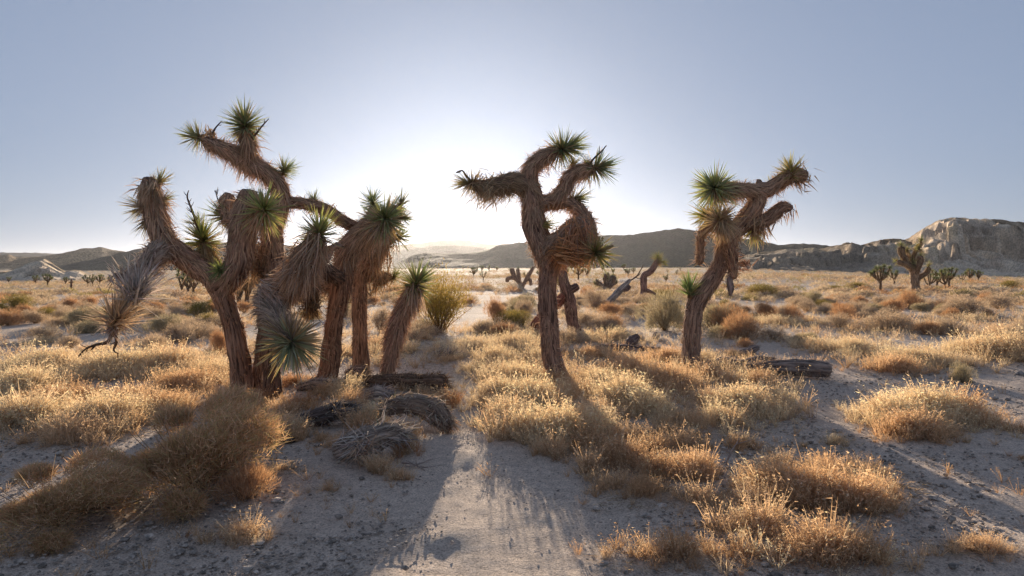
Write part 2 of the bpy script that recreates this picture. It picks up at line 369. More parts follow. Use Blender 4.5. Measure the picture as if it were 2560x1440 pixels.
far = (sstep(10, 26, RR) * .45)[..., None]
scr = (sstep(.42, .6, fbm(X / 1.6, Y / 1.6, 3, 61)))[..., None]
colg = sand * (1 - k) + strw * k
farm = (sstep(45, 130, RR) * .8)[..., None]; colg = colg * (1 - farm) + np.array([.25, .20, .14]) * (.8 + .4 * fbm(X / 14, Y / 14, 4, 66))[..., None] * farm
colg = colg * (1 - far * scr) + np.array([.36, .27, .19]) * far * scr
mb = MB(); nr, na = X.shape
i = np.arange(nr - 1)[:, None] * na; j = np.arange(na)[None]; a = i + j; b = i + (j + 1) % na
mb.add(np.stack([X, Y, Z], -1).reshape(-1, 3), None, np.stack([a, b, b + na, a + na], -1).reshape(-1, 4), colg.reshape(-1, 3))
tag(mb.build("ground", M_GROUND, smooth=True), kind="structure")

def ridge(name, prof, D0, D1, zb, mat, colf, cols=700, rows=60, amp=.15, fl=8.0, ntc=.012, pw=1.0, px0=-900, px1=3500, seed=0, flute=0.0, jag=.004):
    pxs = np.linspace(px0, px1, cols); pp = np.array(prof, float)
    py = np.interp(pxs, pp[:, 0], pp[:, 1])
    az = (pxs - 1280) / F
    py = py - (fbm(pxs / 23.0 + seed, pxs * 0 + seed, 4, seed) - .5) * jag * F
    zc = CZ + (HOR - py) / F * D1
    t = np.concatenate([np.linspace(0, 1, rows), np.linspace(1, 2, 14)[1:]])
    TT, AZZ = np.meshgrid(t, az, indexing='ij'); ZC = np.broadcast_to(zc, TT.shape)
    up = np.clip(TT, 0, 1); dn = np.clip(TT - 1, 0, 1)
    D = D0 + (D1 - D0) * TT
    Xw = AZZ * D; H = ZC - zb
    g = fbm(Xw / fl + seed, D / (fl * 2.2) + seed, 5, seed + 3, .55)
    g = 1 - np.abs(2 * g - 1) * 1.6
    env = np.sin(np.clip(up, 0, 1) * math.pi) ** .7
    shape = up ** pw
    if flute:
        r1 = 1 - np.clip(np.abs(2 * fbm(Xw / (flute * 2.2) + 40 + seed, D / 60 + 3, 3, seed + 9) - 1) * 3.2, 0, 1)
        r2 = 1 - np.clip(np.abs(2 * fbm(Xw / (flute * .7) + 13, D / 26 + 3, 3, seed + 12) - 1) * 2.6, 0, 1)
        thr = .10 + .50 * (1 - r1) + .20 * (1 - r2)
        c1 = sstep(thr - .03, thr + .035, up); c2 = sstep(thr + .16 + .10 * (1 - r2), thr + .21 + .10 * (1 - r2), up)
        r3 = 1 - np.clip(np.abs(2 * fbm(Xw / (flute * .28) + 31, D / 9, 3, seed + 15) - 1) * 2.2, 0, 1)
        shape = .30 * up + .26 * c1 + .16 * c2 + .28 * up ** 1.3 + .07 * (r3 - .5) * env + .06 * (r2 - .5) * env
        g = .5 * r1 + .5 * r2
    Zw = zb + H * (shape * (1 - dn * 1.1)) + H.clip(0) * amp * (g - .6) * env
    if flute:
        rb = 0; rb_ = 1 - np.abs(2 * fbm(Xw / (flute * .9) + seed, TT * 1.5 + seed, 4, seed + 31, .6) - 1) * 2.2
        rb_ = np.clip(rb_, -.6, 1) * sstep(.02, .2, up) * (1 - sstep(.72, .95, up))
        Zw = Zw + H.clip(0) * .10 * (np.abs(vnoise(Xw / (flute * .16), D / 30, seed + 20) - .5) * 2 - .5) * env
    if flute:
        Zw = Zw + H.clip(0) * .05 * rb_; D = D - rb_ * flute * .5
    Zw = np.where((H < 0), np.minimum(Zw, zc[None] - 2), Zw)
    Zw[0] = zb - 3
    m_ = MB(); nr, na = Zw.shape
    a = np.arange(nr - 1)[:, None] * na + np.arange(na - 1)[None]
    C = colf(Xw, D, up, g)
    m_.add(np.stack([Xw, D, Zw], -1).reshape(-1, 3), None, np.stack([a, a + 1, a + 1 + na, a + na], -1).reshape(-1, 4), C.reshape(-1, 3))
    return tag(m_.build(name, mat, smooth=True), kind="structure")
def plain_col(c0, c1):
    def f(x, d, u, g): return np.asarray(c0) * (1 - u[..., None]) + np.asarray(c1) * u[..., None] + 0 * g[..., None]
    return f
def strata(x, d, u, g):
    base = np.array([.52, .44, .34]); pk = np.array([.44, .35, .27]); top = np.array([.34, .25, .16])
    s = (fbm(u * 14 + x / 140, x / 220, 3, 77))[..., None]; c = base * s * 1.3 + pk * (1 - s); c = c * 1.15; pal = (sstep(.62, .95, g) * sstep(.50, .64, fbm(x / 7, u * 5 + d / 40, 3, 17)))[..., None]; c = c * (1 - pal) + np.array([.72, .60, .42]) * pal  # pale clay on the ribs, painted in to stand for sunlit patches
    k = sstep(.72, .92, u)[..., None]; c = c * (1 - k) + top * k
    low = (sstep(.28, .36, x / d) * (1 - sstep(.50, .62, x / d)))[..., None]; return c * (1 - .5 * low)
HM = hillmat("hill_slope", .02); HN = hillmat("hill_scrub", .035); CL = hillmat("badland_clay", .12, False, True)
ridge("distant_mountains", [(-900,600),(300,640),(500,604),(640,611),(760,613),(900,612),(1000,612),(1050,608),(1090,603),(1145,598),(1200,606),(1232,609),(1300,612),(1500,640),(3500,640)],
      2750, 3200, -8, HM, plain_col((.12,.10,.09),(.12,.10,.09)), seed=3, fl=160, cols=500)
ridge("distant_hills", [(-900,640),(500,640),(800,640),(900,636),(1000,627),(1060,618),(1140,615),(1185,618),(1230,622),(1300,625),(1500,640),(3500,650)],
      1850, 2200, -8, HM, plain_col((.10,.085,.075),(.10,.085,.075)), seed=13, fl=110, cols=500)
ridge("western_mountains", [(-900,590),(-300,620),(0,637),(20,635),(40,641),(100,641),(160,632),(200,622),(250,618),(275,623),(300,628),(355,630),(500,640),(700,655),(1000,690),(3500,700)],
      1200, 1500, -6, HM, plain_col((.22,.17,.12),(.27,.19,.12)), seed=23, fl=70, amp=.3)
ridge("western_slope", [(-900,700),(-100,680),(150,664),(200,655),(260,641),(310,629),(355,621),(400,614),(470,604),(560,608),(650,612),(726,614),(820,624),(900,640),(985,662),(1100,676),(1300,690),(3500,720)],
      700, 900, -5, HN, plain_col((.17,.155,.12),(.14,.12,.10)), seed=33, fl=60, amp=.1)
ridge("dark_hills", [(-900,720),(900,690),(950,672),(990,657),(1028,639),(1067,631),(1106,635),(1200,630),(1250,613),(1300,606),(1400,598),(1500,590),(1550,587),(1620,583),(1660,576),(1695,569),(1740,577),(1800,590),(1900,601),(1945,612),(1980,610),(2050,611),(2085,615),(2200,612),(2300,620),(2700,600),(3500,590)],
      640, 800, -1, HN, plain_col((.085,.08,.07),(.07,.062,.055)), seed=43, fl=55, amp=.16, cols=1000, rows=80)
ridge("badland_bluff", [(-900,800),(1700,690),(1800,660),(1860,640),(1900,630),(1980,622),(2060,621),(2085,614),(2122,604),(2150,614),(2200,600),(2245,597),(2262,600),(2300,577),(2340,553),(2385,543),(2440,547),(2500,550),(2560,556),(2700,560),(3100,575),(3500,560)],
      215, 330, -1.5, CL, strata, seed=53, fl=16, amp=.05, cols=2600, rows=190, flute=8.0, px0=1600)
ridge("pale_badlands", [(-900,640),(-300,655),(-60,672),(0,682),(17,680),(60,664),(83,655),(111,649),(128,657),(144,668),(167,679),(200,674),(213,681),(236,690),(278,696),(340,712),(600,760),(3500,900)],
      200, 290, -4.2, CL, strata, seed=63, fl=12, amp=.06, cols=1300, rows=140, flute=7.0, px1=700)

# ================================================================== JOSHUA TREES
BARK = (.40, .26, .19); BARKG = (.44, .36, .30); DEADC = (.56, .39, .27); GREYD = (.56, .48, .42)
GREEN = (.37, .365, .23); OLIVE = (.24, .22, .10); STRAW = (.52, .38, .24)
class Tree:
    def __init__(s, px, py, name, label, group=None, cat="joshua tree"):
        s.x, s.Y, s.z = ground_at(px, py); s.o = np.array([s.x, s.Y, s.z]); s.k = s.Y / F
        s.root = empty(name, tuple(s.o), label, cat, group); s.sd = int(px)
    def pt(s, px, py, dy=0): return P(px, py, s.Y + dy)
    def limb(s, name, nodes, shag=(.3, .3), col=BARK, lcol=DEADC, dens=1.0, label=None, cap=True, fib=6.0, leaf=True, out=.45):
        """nodes: (px, py, dY, radius px); shag: dead leaf coverage at start and end (0 bark .. 1 shaggy)"""
        col = np.asarray(col, float) * (1.75 if max(col) < .3 else 1); lcol = np.asarray(lcol, float) * (1.5 if max(lcol) < .4 else 1)
        s.sd += 7
        pts = [s.pt(n[0], n[1], n[2]) for n in nodes]; rr = [n[3] * s.k for n in nodes]
        m = MB(); tb = tube(m, pts, rr, step=.025, seg=26, rough=.24, col=col, seed=s.sd, cap=cap, fib=fib)
        n = int(1750 * tb[5][-1] * dens * (.4 + np.mean(rr) * 5)); p, o, T, u = on_tube(tb, n)
        sg = shag[0] * (1 - u) + shag[1] * u
        cl_ = fbm(p[:, 0] * 9 + p[:, 1] * 7 + 40, p[:, 2] * 9 + 40, 2, 5); sg = np.clip(sg + rng.normal(0, .08, n) + (cl_ - .5) * .7, 0, 1)
        kp = rng.random(n) < .35 + 1.3 * sg; p, o, T, u, sg = p[kp], o[kp], T[kp], u[kp], sg[kp]; n = len(p)
        L = (.035 + .185 * sg) * rng.uniform(.5, 1.25, n); wd = rng.uniform(.008, .018, n) + .012 * np.clip(.5 - sg, 0, .5)
        d = -T * 1.0 + o * (.12 + out * sg * rng.uniform(.4, 1.5, n))[:, None] + rng.normal(0, .22, (n, 3))
        up_ = rng.random(n) < .09; d[up_] = T[up_] * .3 + o[up_] + rng.normal(0, .3, (up_.sum(), 3))
        cc = vary(np.asarray(lcol), n, .55, .06) * (.55 + .45 * sg)[:, None] + vary(col, n, .3, .05) * (.45 * (1 - sg))[:, None]
        side = np.cross(d, o)
        bl = MB() if leaf else m
        blades(bl, p, d, L, wd, cc * .9, cc * 1.15, droop=.15 + .25 * sg, side=side + rdir(n) * .3)
        ob = m.build(name, M_BARK, s.root, s.o, smooth=True)
        if leaf:
            bl.build("dead_leaves", M_DEAD, ob, s.o)
        if label: ob['label'] = label
        return ob
    def rosette(s, px, py, axis, rpx, dY=0, n=170, col=GREEN, spread=105, dead=0.25, label=None, name="leaf_rosette", flat=1.0, skirt=True):
        col = np.asarray(col, float) * ((2.0, 1.75, 1.65) if max(col) < .3 else 1); n = int(n * 1.05); c = s.pt(px, py, dY); Rr = rpx * s.k; ax = nrm(np.array([axis], float))[0]
        u = rng.random(n); th = np.arccos(1 - u * (1 - math.cos(R(min(spread * 1.12, 135))))); ph = rng.uniform(0, 2 * math.pi, n)
        e1 = nrm(np.cross(ax, [.2, .5, .9])[None])[0]; e2 = np.cross(ax, e1)
        d = ax * np.cos(th)[:, None] + (e1 * np.cos(ph)[:, None] + e2 * np.sin(ph)[:, None]) * np.sin(th)[:, None]
        d = nrm(d + rng.normal(0, .12, (n, 3)))
        p = c - ax * (Rr * (.10 + .34 * u))[:, None] + d * .012
        L = Rr * rng.uniform(.72, 1.38, n) * (1.08 - .18 * u)
        W = Rr * .075 * rng.uniform(.8, 1.2, n)
        cc = vary(col, n, .3, .10); dd = rng.random(n) < (.06 + dead * u * 1.9); cc[dd] = vary(STRAW, dd.sum(), .3, .05)
        side = np.cross(d, ax) + rng.normal(0, .12, (n, 3))
        m = MB(); blades(m, p, d, L, W, cc * .95, cc * 1.1 + .02, droop=rng.uniform(-.05, .12, n), segs=3, side=side, wtip=.05)
        # each leaf is keeled: a second narrow face at an angle
        blades(m, p, d, L * .97, W * .55, cc * .8, cc, droop=rng.uniform(-.03, .08, n), segs=2, side=np.cross(d, side), wtip=.05)
        # core bud
        k = 30; blades(m, c - ax * Rr * .3 + rng.normal(0, .008, (k, 3)), ax + rng.normal(0, .22, (k, 3)), Rr * .7, Rr * .06, vary(np.array(col) * .9, k), vary(col, k), segs=2)
        tube(m, [c - ax * Rr * .55, c - ax * Rr * .12], [Rr * .16, Rr * .10], seg=10, col=(.18, .12, .07), seed=s.sd)
        if skirt:
            k = int(n * .55); ph = rng.uniform(0, 2 * math.pi, k); o = e1 * np.cos(ph)[:, None] + e2 * np.sin(ph)[:, None]
            q = c - ax * (Rr * rng.uniform(.3, .75, k))[:, None] + o * Rr * .12
            dc = vary(STRAW if dead > .4 else DEADC, k, .35)
            blades(m, q, -ax * rng.uniform(.5, 1.3, (k, 1)) + o * rng.uniform(.3, 1.0, (k, 1)) + rng.normal(0, .1, (k, 3)), Rr * rng.uniform(.5, .95, k), Rr * .05, dc * .85, dc, droop=.25, segs=3)
        ob = m.build(name, M_GREEN, s.root, s.o)
        if label: ob['label'] = label
        return ob
    def fan(s, px, py, d0, Lpx, n, spread, col, dY=0, name="dead_leaves", droop=.1, wpx=2.9, jit=8, label=None):
        col = np.asarray(col, float) * (1.4 if max(col) < .45 else 1); c = s.pt(px, py, dY); n_ = n; d = nrm(np.array([d0], float)) + rng.normal(0, spread, (n_, 3))
        m = MB(); cc = vary(col, n_, .4, .05)
        blades(m, c + rng.normal(0, jit * s.k, (n_, 3)), d, Lpx * s.k * rng.uniform(.55, 1.15, n_), wpx * s.k, cc * .85, cc * 1.1, droop=droop, segs=3)
        ob = m.build(name, M_DEAD, s.root, s.o)
        if label: ob['label'] = label
        return ob
    def stalk(s, nodes, name="flower_stalk", side=10, col=(.13, .085, .06)):
        pts = [s.pt(n[0], n[1], n[2]) for n in nodes]; m = MB()
        tb = tube(m, pts, [n[3] * s.k for n in nodes], step=.03, seg=7, rough=.1, col=col, seed=s.sd)
        for q in range(side):
            p, o, T, u = on_tube(tb, 1, (2, 1.2)); d = nrm(T + o * 1.2)[0]; l = rng.uniform(6, 16) * s.k
            tube(m, [p[0], p[0] + d * l * .6, p[0] + d * l + np.array([0, 0, .2 * l])], [1.1 * s.k, .9 * s.k, .5 * s.k], step=.02, seg=5, col=col, seed=q)
        return m.build(name, M_WOOD, s.root, s.o)

def tree_a():
    t = Tree(607, 985, "joshua_tree", "leftmost big joshua tree with a headless arm and a dead branch drooping to the grass")
    t.limb("trunk", [(608,1000,0,30),(605,966,0,26),(599,904,0,24),(589,841,0,24),(571,779,0,24),(556,730,0,26),(540,700,0,26)], (.06,.15), BARK, (.26,.14,.08), 1.2)
    t.limb("branch", [(560,735,0,24),(533,693,0,27),(492,664,0,27),(455,638,-.1,26),(422,612,-.15,27),(402,578,-.2,25),(390,540,-.2,23),(381,505,-.2,25),(374,470,-.2,23),(370,448,-.2,13)], (.3,.75), BARK, DEADC, 1.3, "thick shaggy arm bending up to a bare blunt head")
    t.rosette(400,452,(.45,-.1,.9),34,-.1,70,(.20,.22,.13),60,skirt=False)
    t.rosette(352,520,(-.9,-.3,-.35),46,-.2,85,(.17,.17,.10),85,.3)
    t.rosette(412,500,(.9,-.2,.05),30,-.15,60,(.17,.17,.09),95,.3)
    t.rosette(368,556,(-.25,-.3,-.9),44,-.2,60,(.16,.16,.10),60,.3,skirt=False)
    t.fan(374,462,(0,-.4,-1),48,140,.25,(.5,.36,.24),-.32,jit=9)
    t.limb("branch", [(425,605,-.1,24),(398,628,-.25,26),(375,655,-.35,24),(358,695,-.45,22),(340,735,-.5,17),(318,768,-.55,11),(292,803,-.6,8),(278,838,-.6,7)], (.6,.9), BARKG, (.34,.26,.21), 1.5, "dead grey branch drooping towards the grass")
    t.fan(338,742,(.55,-.35,.8),100,260,.36,(.62,.56,.52),-.66,wpx=4.4,jit=9,label="grey dead leaves fanning up from the drooping branch")
    t.fan(322,705,(.2,-.3,.3),60,120,.7,(.36,.30,.26),-.55,wpx=3,jit=16)
    t.fan(288,806,(.55,-.35,.75),112,150,.40,(.66,.50,.34),-.66,wpx=4.6,jit=5,label="straw coloured dead leaves fanning up from the lowest branch tip")
    t.fan(288,806,(-.75,-.3,.45),78,44,.25,(.66,.52,.36),-.64,wpx=4,jit=5)
    t.fan(284,815,(.1,-.3,-1),38,50,.5,GREYD,-.6,wpx=3.2,jit=6)
    t.stalk([(284,830,-.6,4.5),(268,855,-.62,4),(240,862,-.65,3),(215,872,-.68,2),(196,890,-.7,1)], side=13)
    t.stalk([(284,830,-.6,5),(292,852,-.58,4),(284,876,-.58,2),(296,884,-.58,1)], side=4)
    t.limb("branch", [(380,660,-.1,9),(345,675,-.1,9),(310,690,-.1,8),(286,687,-.1,5)], (.7,.8), (.12,.08,.06), (.16,.10,.08))
    t.rosette(549,676,(.1,-1,-.1),30,-.3,80,(.13,.18,.08),100,.1,skirt=False)
    t.limb("branch", [(550,725,0,26),(578,690,-.1,29),(598,650,-.2,31),(604,600,-.25,31),(610,550,-.3,30),(618,510,-.3,27),(622,484,-.3,24)], (.35,.5), BARK, DEADC, 1.3, "upright arm ending in a sawn blunt stump")
    t.rosette(662,522,(.55,-.85,.25),58,-.5,190,(.22,.26,.12),112,.35)
    t.fan(650,535,(-.25,-.35,-1),66,110,.33,(.40,.26,.16),-.5,jit=8)
    t.limb("branch", [(600,590,-.15,16),(590,560,0,20),(575,535,.1,22),(568,505,.1,21),(572,488,.1,14)], (.4,.5), (.26,.18,.13), DEADC, label="short grey stub beside the sawn stump")
    t.rosette(556,538,(-.8,-.3,.25),48,.1,110,(.15,.19,.09),90,.3)
    t.limb("branch", [(566,700,0,14),(540,670,.05,15),(520,640,.1,14),(508,612,.1,12)], (.8,1), (.24,.17,.1), (.44,.33,.18))
    t.rosette(505,590,(-.1,-.3,1),56,.1,180,(.16,.20,.08),100,.3)
    t.rosette(488,555,(-.5,0,.8),34,.25,60,(.16,.20,.10),80,.3)
    t.stalk([(500,590,.1,3),(487,545,.1,3.2),(476,515,.1,2.4),(468,492,.1,2),(472,476,.1,1)], side=12)
    t.stalk([(556,520,.1,2),(545,500,.1,1.6),(538,475,.1,.8)], side=6)
def tree_b():
    t = Tree(682, 992, "joshua_tree", "tall joshua tree with a long arm leaning left to a high green rosette")
    t.limb("trunk", [(684,1005,0,24),(681,970,0,22),(678,925,0,22),(675,870,0,24),(676,810,0,27),(682,760,0,30),(690,722,.05,30)], (.05,.5), (.14,.08,.055), (.22,.13,.08), 1.3)
    t.limb("branch", [(647,985,.35,13),(643,940,.35,12),(650,890,.3,13),(660,830,.25,15),(672,770,.1,16)], (.05,.2), (.13,.08,.055), (.2,.12,.08), label="slim second stem beside the trunk")
    t.limb("branch", [(690,735,.1,26),(694,690,.3,27),(684,640,.45,26),(680,590,.5,27),(690,545,.5,24),(705,500,.5,21),(701,474,.5,20),(686,448,.5,21),(655,425,.5,22),(618,402,.5,23),(580,382,.45,21),(545,366,.4,18),(515,353,.4,13)], (.3,.75), BARK, DEADC, 1.3, "tall arm arching up and over to the left")
    t.rosette(484,342,(-1,-.15,.15),42,.4,130,(.19,.22,.13),105,.2)
    t.limb("branch", [(612,402,.5,14),(622,375,.45,17),(618,345,.45,14),(613,325,.45,8)], (.9,1), BARK, (.46,.30,.19), 1.5)
    t.rosette(611,300,(-.05,-.15,1),56,.45,260,(.17,.21,.12),112,.15)
    t.fan(528,340,(-.2,-.2,1),24,60,.35,(.46,.32,.2),.4,jit=5)
    t.stalk([(530,335,.4,3),(540,318,.4,2),(554,303,.4,1.2)], side=2)
    t.stalk([(632,345,.4,3),(645,328,.4,2.5),(658,312,.4,2),(672,297,.4,1)], side=4)
    t.rosette(714,420,(.55,-.1,.8),38,.5,110,(.19,.23,.13),85,.1,skirt=False)
    t.limb("branch", [(700,508,.5,15),(736,507,.6,15),(787,514,.7,15),(820,526,.8,16),(850,548,.9,16),(885,566,1.0,15),(915,572,1.1,13)], (.35,.5), BARK, DEADC, 1.1, "horizontal arm arching right towards the next tree")
    t.rosette(785,500,(0,-.1,1),32,.7,90,(.15,.19,.10),105,.15)
    t.limb("branch", [(688,740,-.1,27),(706,715,-.3,27),(738,690,-.45,28),(765,650,-.55,28),(785,615,-.6,22),(794,592,-.6,14)], (.7,1), BARK, (.36,.23,.15), 2.0, "shaggy arm rising right with long reflexed leaves")
    t.rosette(798,572,(.12,-.25,1),54,-.6,200,(.22,.26,.12),105,.35)
    t.fan(790,600,(-.3,-.5,-1),95,260,.30,(.40,.27,.18),-.65,jit=9,wpx=3.2)
    t.fan(760,650,(-.1,-.5,-1),80,180,.33,(.33,.22,.15),-.7,jit=16,wpx=3.2)
    t.limb("branch", [(676,735,-.1,24),(678,760,-.35,25),(690,790,-.5,22),(708,825,-.6,16),(722,850,-.65,11)], (.9,1), BARKG, (.40,.32,.26), 1.6, "grey drooping arm carrying the lowest green rosette")
    t.rosette(728,862,(.25,-1,-.35),74,-.75,220,(.42,.42,.29),108,.55,skirt=False)
    t.fan(722,848,(-.4,-.6,.95),84,170,.36,(.48,.38,.30),-.7,wpx=2.8,jit=5)
    t.fan(665,722,(1,-.5,-.25),66,190,.25,(.44,.33,.27),-.4,wpx=2.8,jit=10)
    t.limb("branch", [(690,705,.2,16),(668,668,.45,18),(645,640,.6,20),(630,618,.7,14)], (.9,1), (.16,.11,.08), (.27,.19,.13), 1.4)
    t.fan(650,650,(-.2,0,-1),70,150,.4,(.26,.18,.12),.6,jit=22,wpx=2.4)
    t.limb("branch", [(735,700,-.1,18),(765,710,.1,17),(778,740,.2,15),(782,775,.2,10)], (1,1), (.12,.08,.05), (.22,.13,.07), 2.2, "short hanging arm wrapped in dark dead leaves")
    t.fan(778,768,(.1,-.2,-1),38,120,.6,(.20,.12,.06),.15,jit=12)
def tree_c():
    t = Tree(818, 955, "joshua_tree", "thick joshua trunk leaning right under green rosettes beside the straight trunk")
    t.limb("trunk", [(812,972,0,30),(818,945,0,25),(826,900,0,23),(832,840,0,22),(838,790,0,22),(850,735,0,24),(858,690,0,25),(863,645,0,26)], (.1,.3), (.21,.12,.075), (.32,.19,.12), 1.3)
    t.limb("branch", [(862,655,0,24),(868,628,-.05,27),(890,603,-.1,28),(912,580,-.1,28),(928,556,-.1,22),(934,532,-.1,12)], (.4,.9), BARK, DEADC, 1.6)
    t.rosette(932,500,(0,-.1,1),38,-.1,110,(.14,.18,.10),108,.15)
    t.limb("branch", [(905,590,-.1,18),(940,570,-.3,18),(955,556,-.4,12)], (.9,1), BARK, (.38,.26,.17), 1.6)
    t.rosette(965,543,(.45,-.8,.35),58,-.5,190,(.17,.21,.11),108,.3)
    t.limb("branch", [(920,580,0,15),(955,560,.15,15),(982,535,.2,13),(998,518,.2,9)], (.9,1), BARK, DEADC, 1.4)
    t.rosette(1003,506,(.3,.1,1),36,.2,100,(.17,.19,.12),108,.2)
    t.rosette(1010,545,(1,.1,.1),30,.1,80,(.15,.18,.10),100,.2)
    t.fan(960,560,(-.3,-.5,-1),55,120,.4,(.36,.26,.18),-.45,jit=8)
    t.limb("branch", [(850,695,-.05,17),(835,690,-.3,19),(822,682,-.5,18)], (.2,.3), (.11,.07,.05), (.2,.13,.09), label="dark sawn stub pointing at the viewer")
    t.limb("branch", [(790,705,.3,14),(820,712,.2,17),(850,715,.1,16)], (.8,.8), (.14,.09,.06), (.26,.17,.11), 1.4)
    t.limb("dead_branch", [(858,618,-.35,3),(842,614,-.4,8),(830,622,-.4,7),(820,645,-.4,6),(808,665,-.4,5),(800,688,-.4,3)], (.1,.1), (.42,.30,.24), (.4,.3,.2), .4, leaf=False)
    t.rosette(862,602,(-.7,.3,.3),28,.2,60,(.12,.15,.08),90,.3)
    t.rosette(920,545,(-1,.2,.3),36,.2,70,(.16,.19,.11),100,.2)
def tree_d():
    t = Tree(902, 932, "joshua_tree", "straight joshua trunk standing just right of the leaning trunk and behind the shaggy log")
    t.limb("trunk", [(906,945,0,24),(902,920,0,21),(900,870,0,19),(899,829,0,18),(897,751,0,18),(900,690,0,19),(908,655,0,21)], (.12,.25), (.22,.145,.10), (.33,.22,.15), 1.3)
    t.limb("branch", [(905,670,0,19),(925,640,.05,24),(948,612,.05,25),(968,594,.05,20),(985,592,.05,11)], (.6,.9), BARK, DEADC, 1.6)
    t.rosette(1000,594,(1,-.15,-.05),38,.05,110,(.15,.18,.09),105,.2)
    t.fan(945,630,(-.05,-.2,-1),52,170,.33,(.34,.23,.15),-.1,jit=16)
    t.limb("branch", [(908,665,.1,13),(930,680,.2,14),(955,693,.25,12),(975,690,.3,9)], (.9,1), (.16,.11,.08), (.28,.2,.13), 1.5)
    t.rosette(988,687,(.5,-.2,.8),26,.3,80,(.17,.20,.10),105,.3)
    t.fan(945,700,(0,-.1,-1),40,90,.4,(.30,.21,.13),.25,jit=12)
def tree_e():
    t = Tree(966, 940, "joshua_tree", "small unbranched joshua tree with one green rosette beside the olive bush")
    t.limb("trunk", [(965,950,0,12),(968,925,0,10),(976,890,0,13),(984,850,0,19),(992,818,0,20),(1006,780,0,20),(1022,745,0,18),(1034,720,0,11)], (.3,1), (.2,.12,.08), (.36,.24,.17), 2.2)
    t.rosette(1042,698,(.22,-.1,1),56,0,210,(.17,.22,.11),100,.3)
    t.fan(1034,722,(-.05,-.3,-1),70,170,.30,(.44,.32,.23),-.05,jit=8)
def tree_m():
    t = Tree(1388, 950, "joshua_tree", "central joshua tree with looping arms, one stretched left across the sun")
    t.limb("trunk", [(1398,970,0,34),(1390,938,0,27),(1380,890,0,24),(1373,830,0,23),(1370,770,0,22),(1368,710,0,22),(1372,665,0,24),(1362,628,0,27)], (.08,.3), (.23,.15,.115), (.33,.22,.16), 1.4)
    t.limb("branch", [(1368,650,0,25),(1352,610,0,27),(1338,575,0,27),(1333,535,0,26),(1331,495,0,26),(1326,465,0,22),(1322,443,0,19),(1334,412,0,18),(1358,393,0,18),(1384,380,0,14)], (.35,.7), BARK, DEADC, 1.4, "upright arm curving right to the highest rosette")
    t.rosette(1420,368,(.95,-.15,.3),52,0,230,(.14,.18,.10),112,.2)
    t.limb("branch", [(1335,478,0,22),(1305,458,0,24),(1280,455,0,25),(1248,464,0,22),(1212,466,0,16),(1185,460,0,10)], (.5,1), BARK, (.42,.31,.20), 1.8, "arm stretched left into the sun")
    t.rosette(1166,458,(-1,-.1,.1),42,0,130,(.38,.31,.17),110,.6)
    t.fan(1230,470,(-.4,-.1,-.6),42,220,.35,(.40,.30,.19),0,jit=18)
    t.stalk([(1180,455,0,3),(1166,440,0,2.5),(1155,426,0,2),(1140,432,0,1.5)], side=3)
    t.limb("branch", [(1338,505,0,20),(1364,503,0,15),(1392,494,0,16),(1412,470,0,17),(1420,446,0,17),(1440,431,0,15),(1466,423,0,14),(1482,421,0,10)], (.35,.8), BARK, DEADC, 1.4, "arm curving up right to a side rosette")
    t.rosette(1500,418,(1,-.1,.12),48,0,200,(.14,.18,.10),108,.2)
    t.stalk([(1472,415,0,3),(1485,396,0,2.4),(1502,380,0,2),(1516,364,0,1.2)], side=2)
    t.rosette(1432,412,(.1,.2,.6),30,.15,60,(.16,.18,.10),110,.3)
    t.limb("branch", [(1340,516,.05,13),(1378,512,.1,11),(1415,508,.05,13),(1444,522,0,15),(1466,548,-.05,16),(1477,580,-.1,15),(1480,604,-.1,10)], (.3,.7), BARK, DEADC, 1.6, "looping arm dropping down the right side")
    t.rosette(1445,498,(.95,-.2,.05),40,.1,90,(.16,.18,.10),90,.3)
    t.limb("branch", [(1358,628,-.05,20),(1380,606,-.1,17),(1402,592,-.15,17),(1424,572,-.2,18),(1446,562,-.25,18),(1458,580,-.3,19),(1462,604,-.35,14)], (.3,.8), (.24,.17,.13), DEADC, 1.6, "thick lower arm curling round a knot of dead leaves")
    t.rosette(1364,562,(.85,-.2,.25),36,-.1,50,(.20,.22,.10),60,.2,skirt=False)
    t.fan(1446,574,(-.1,-.5,-1),56,170,.34,(.38,.20,.11),-.45,jit=18)
    t.fan(1405,628,(.9,-.3,-.2),80,130,.22,(.44,.23,.11),-.45,jit=14)
    t.limb("branch", [(1400,628,-.2,14),(1430,622,-.35,15),(1465,626,-.5,12),(1486,631,-.55,7)], (1,1), (.25,.13,.08), (.44,.23,.12), 2)
    t.rosette(1494,634,(.55,-.75,-.3),46,-.6,150,(.30,.29,.13),112,.4)
    t.rosette(1432,636,(.05,-.4,-1),42,-.4,110,(.33,.30,.13),75,.4,skirt=False)
    t.stalk([(1500,628,-.6,4),(1520,619,-.6,4),(1533,614,-.6,3)], side=1)
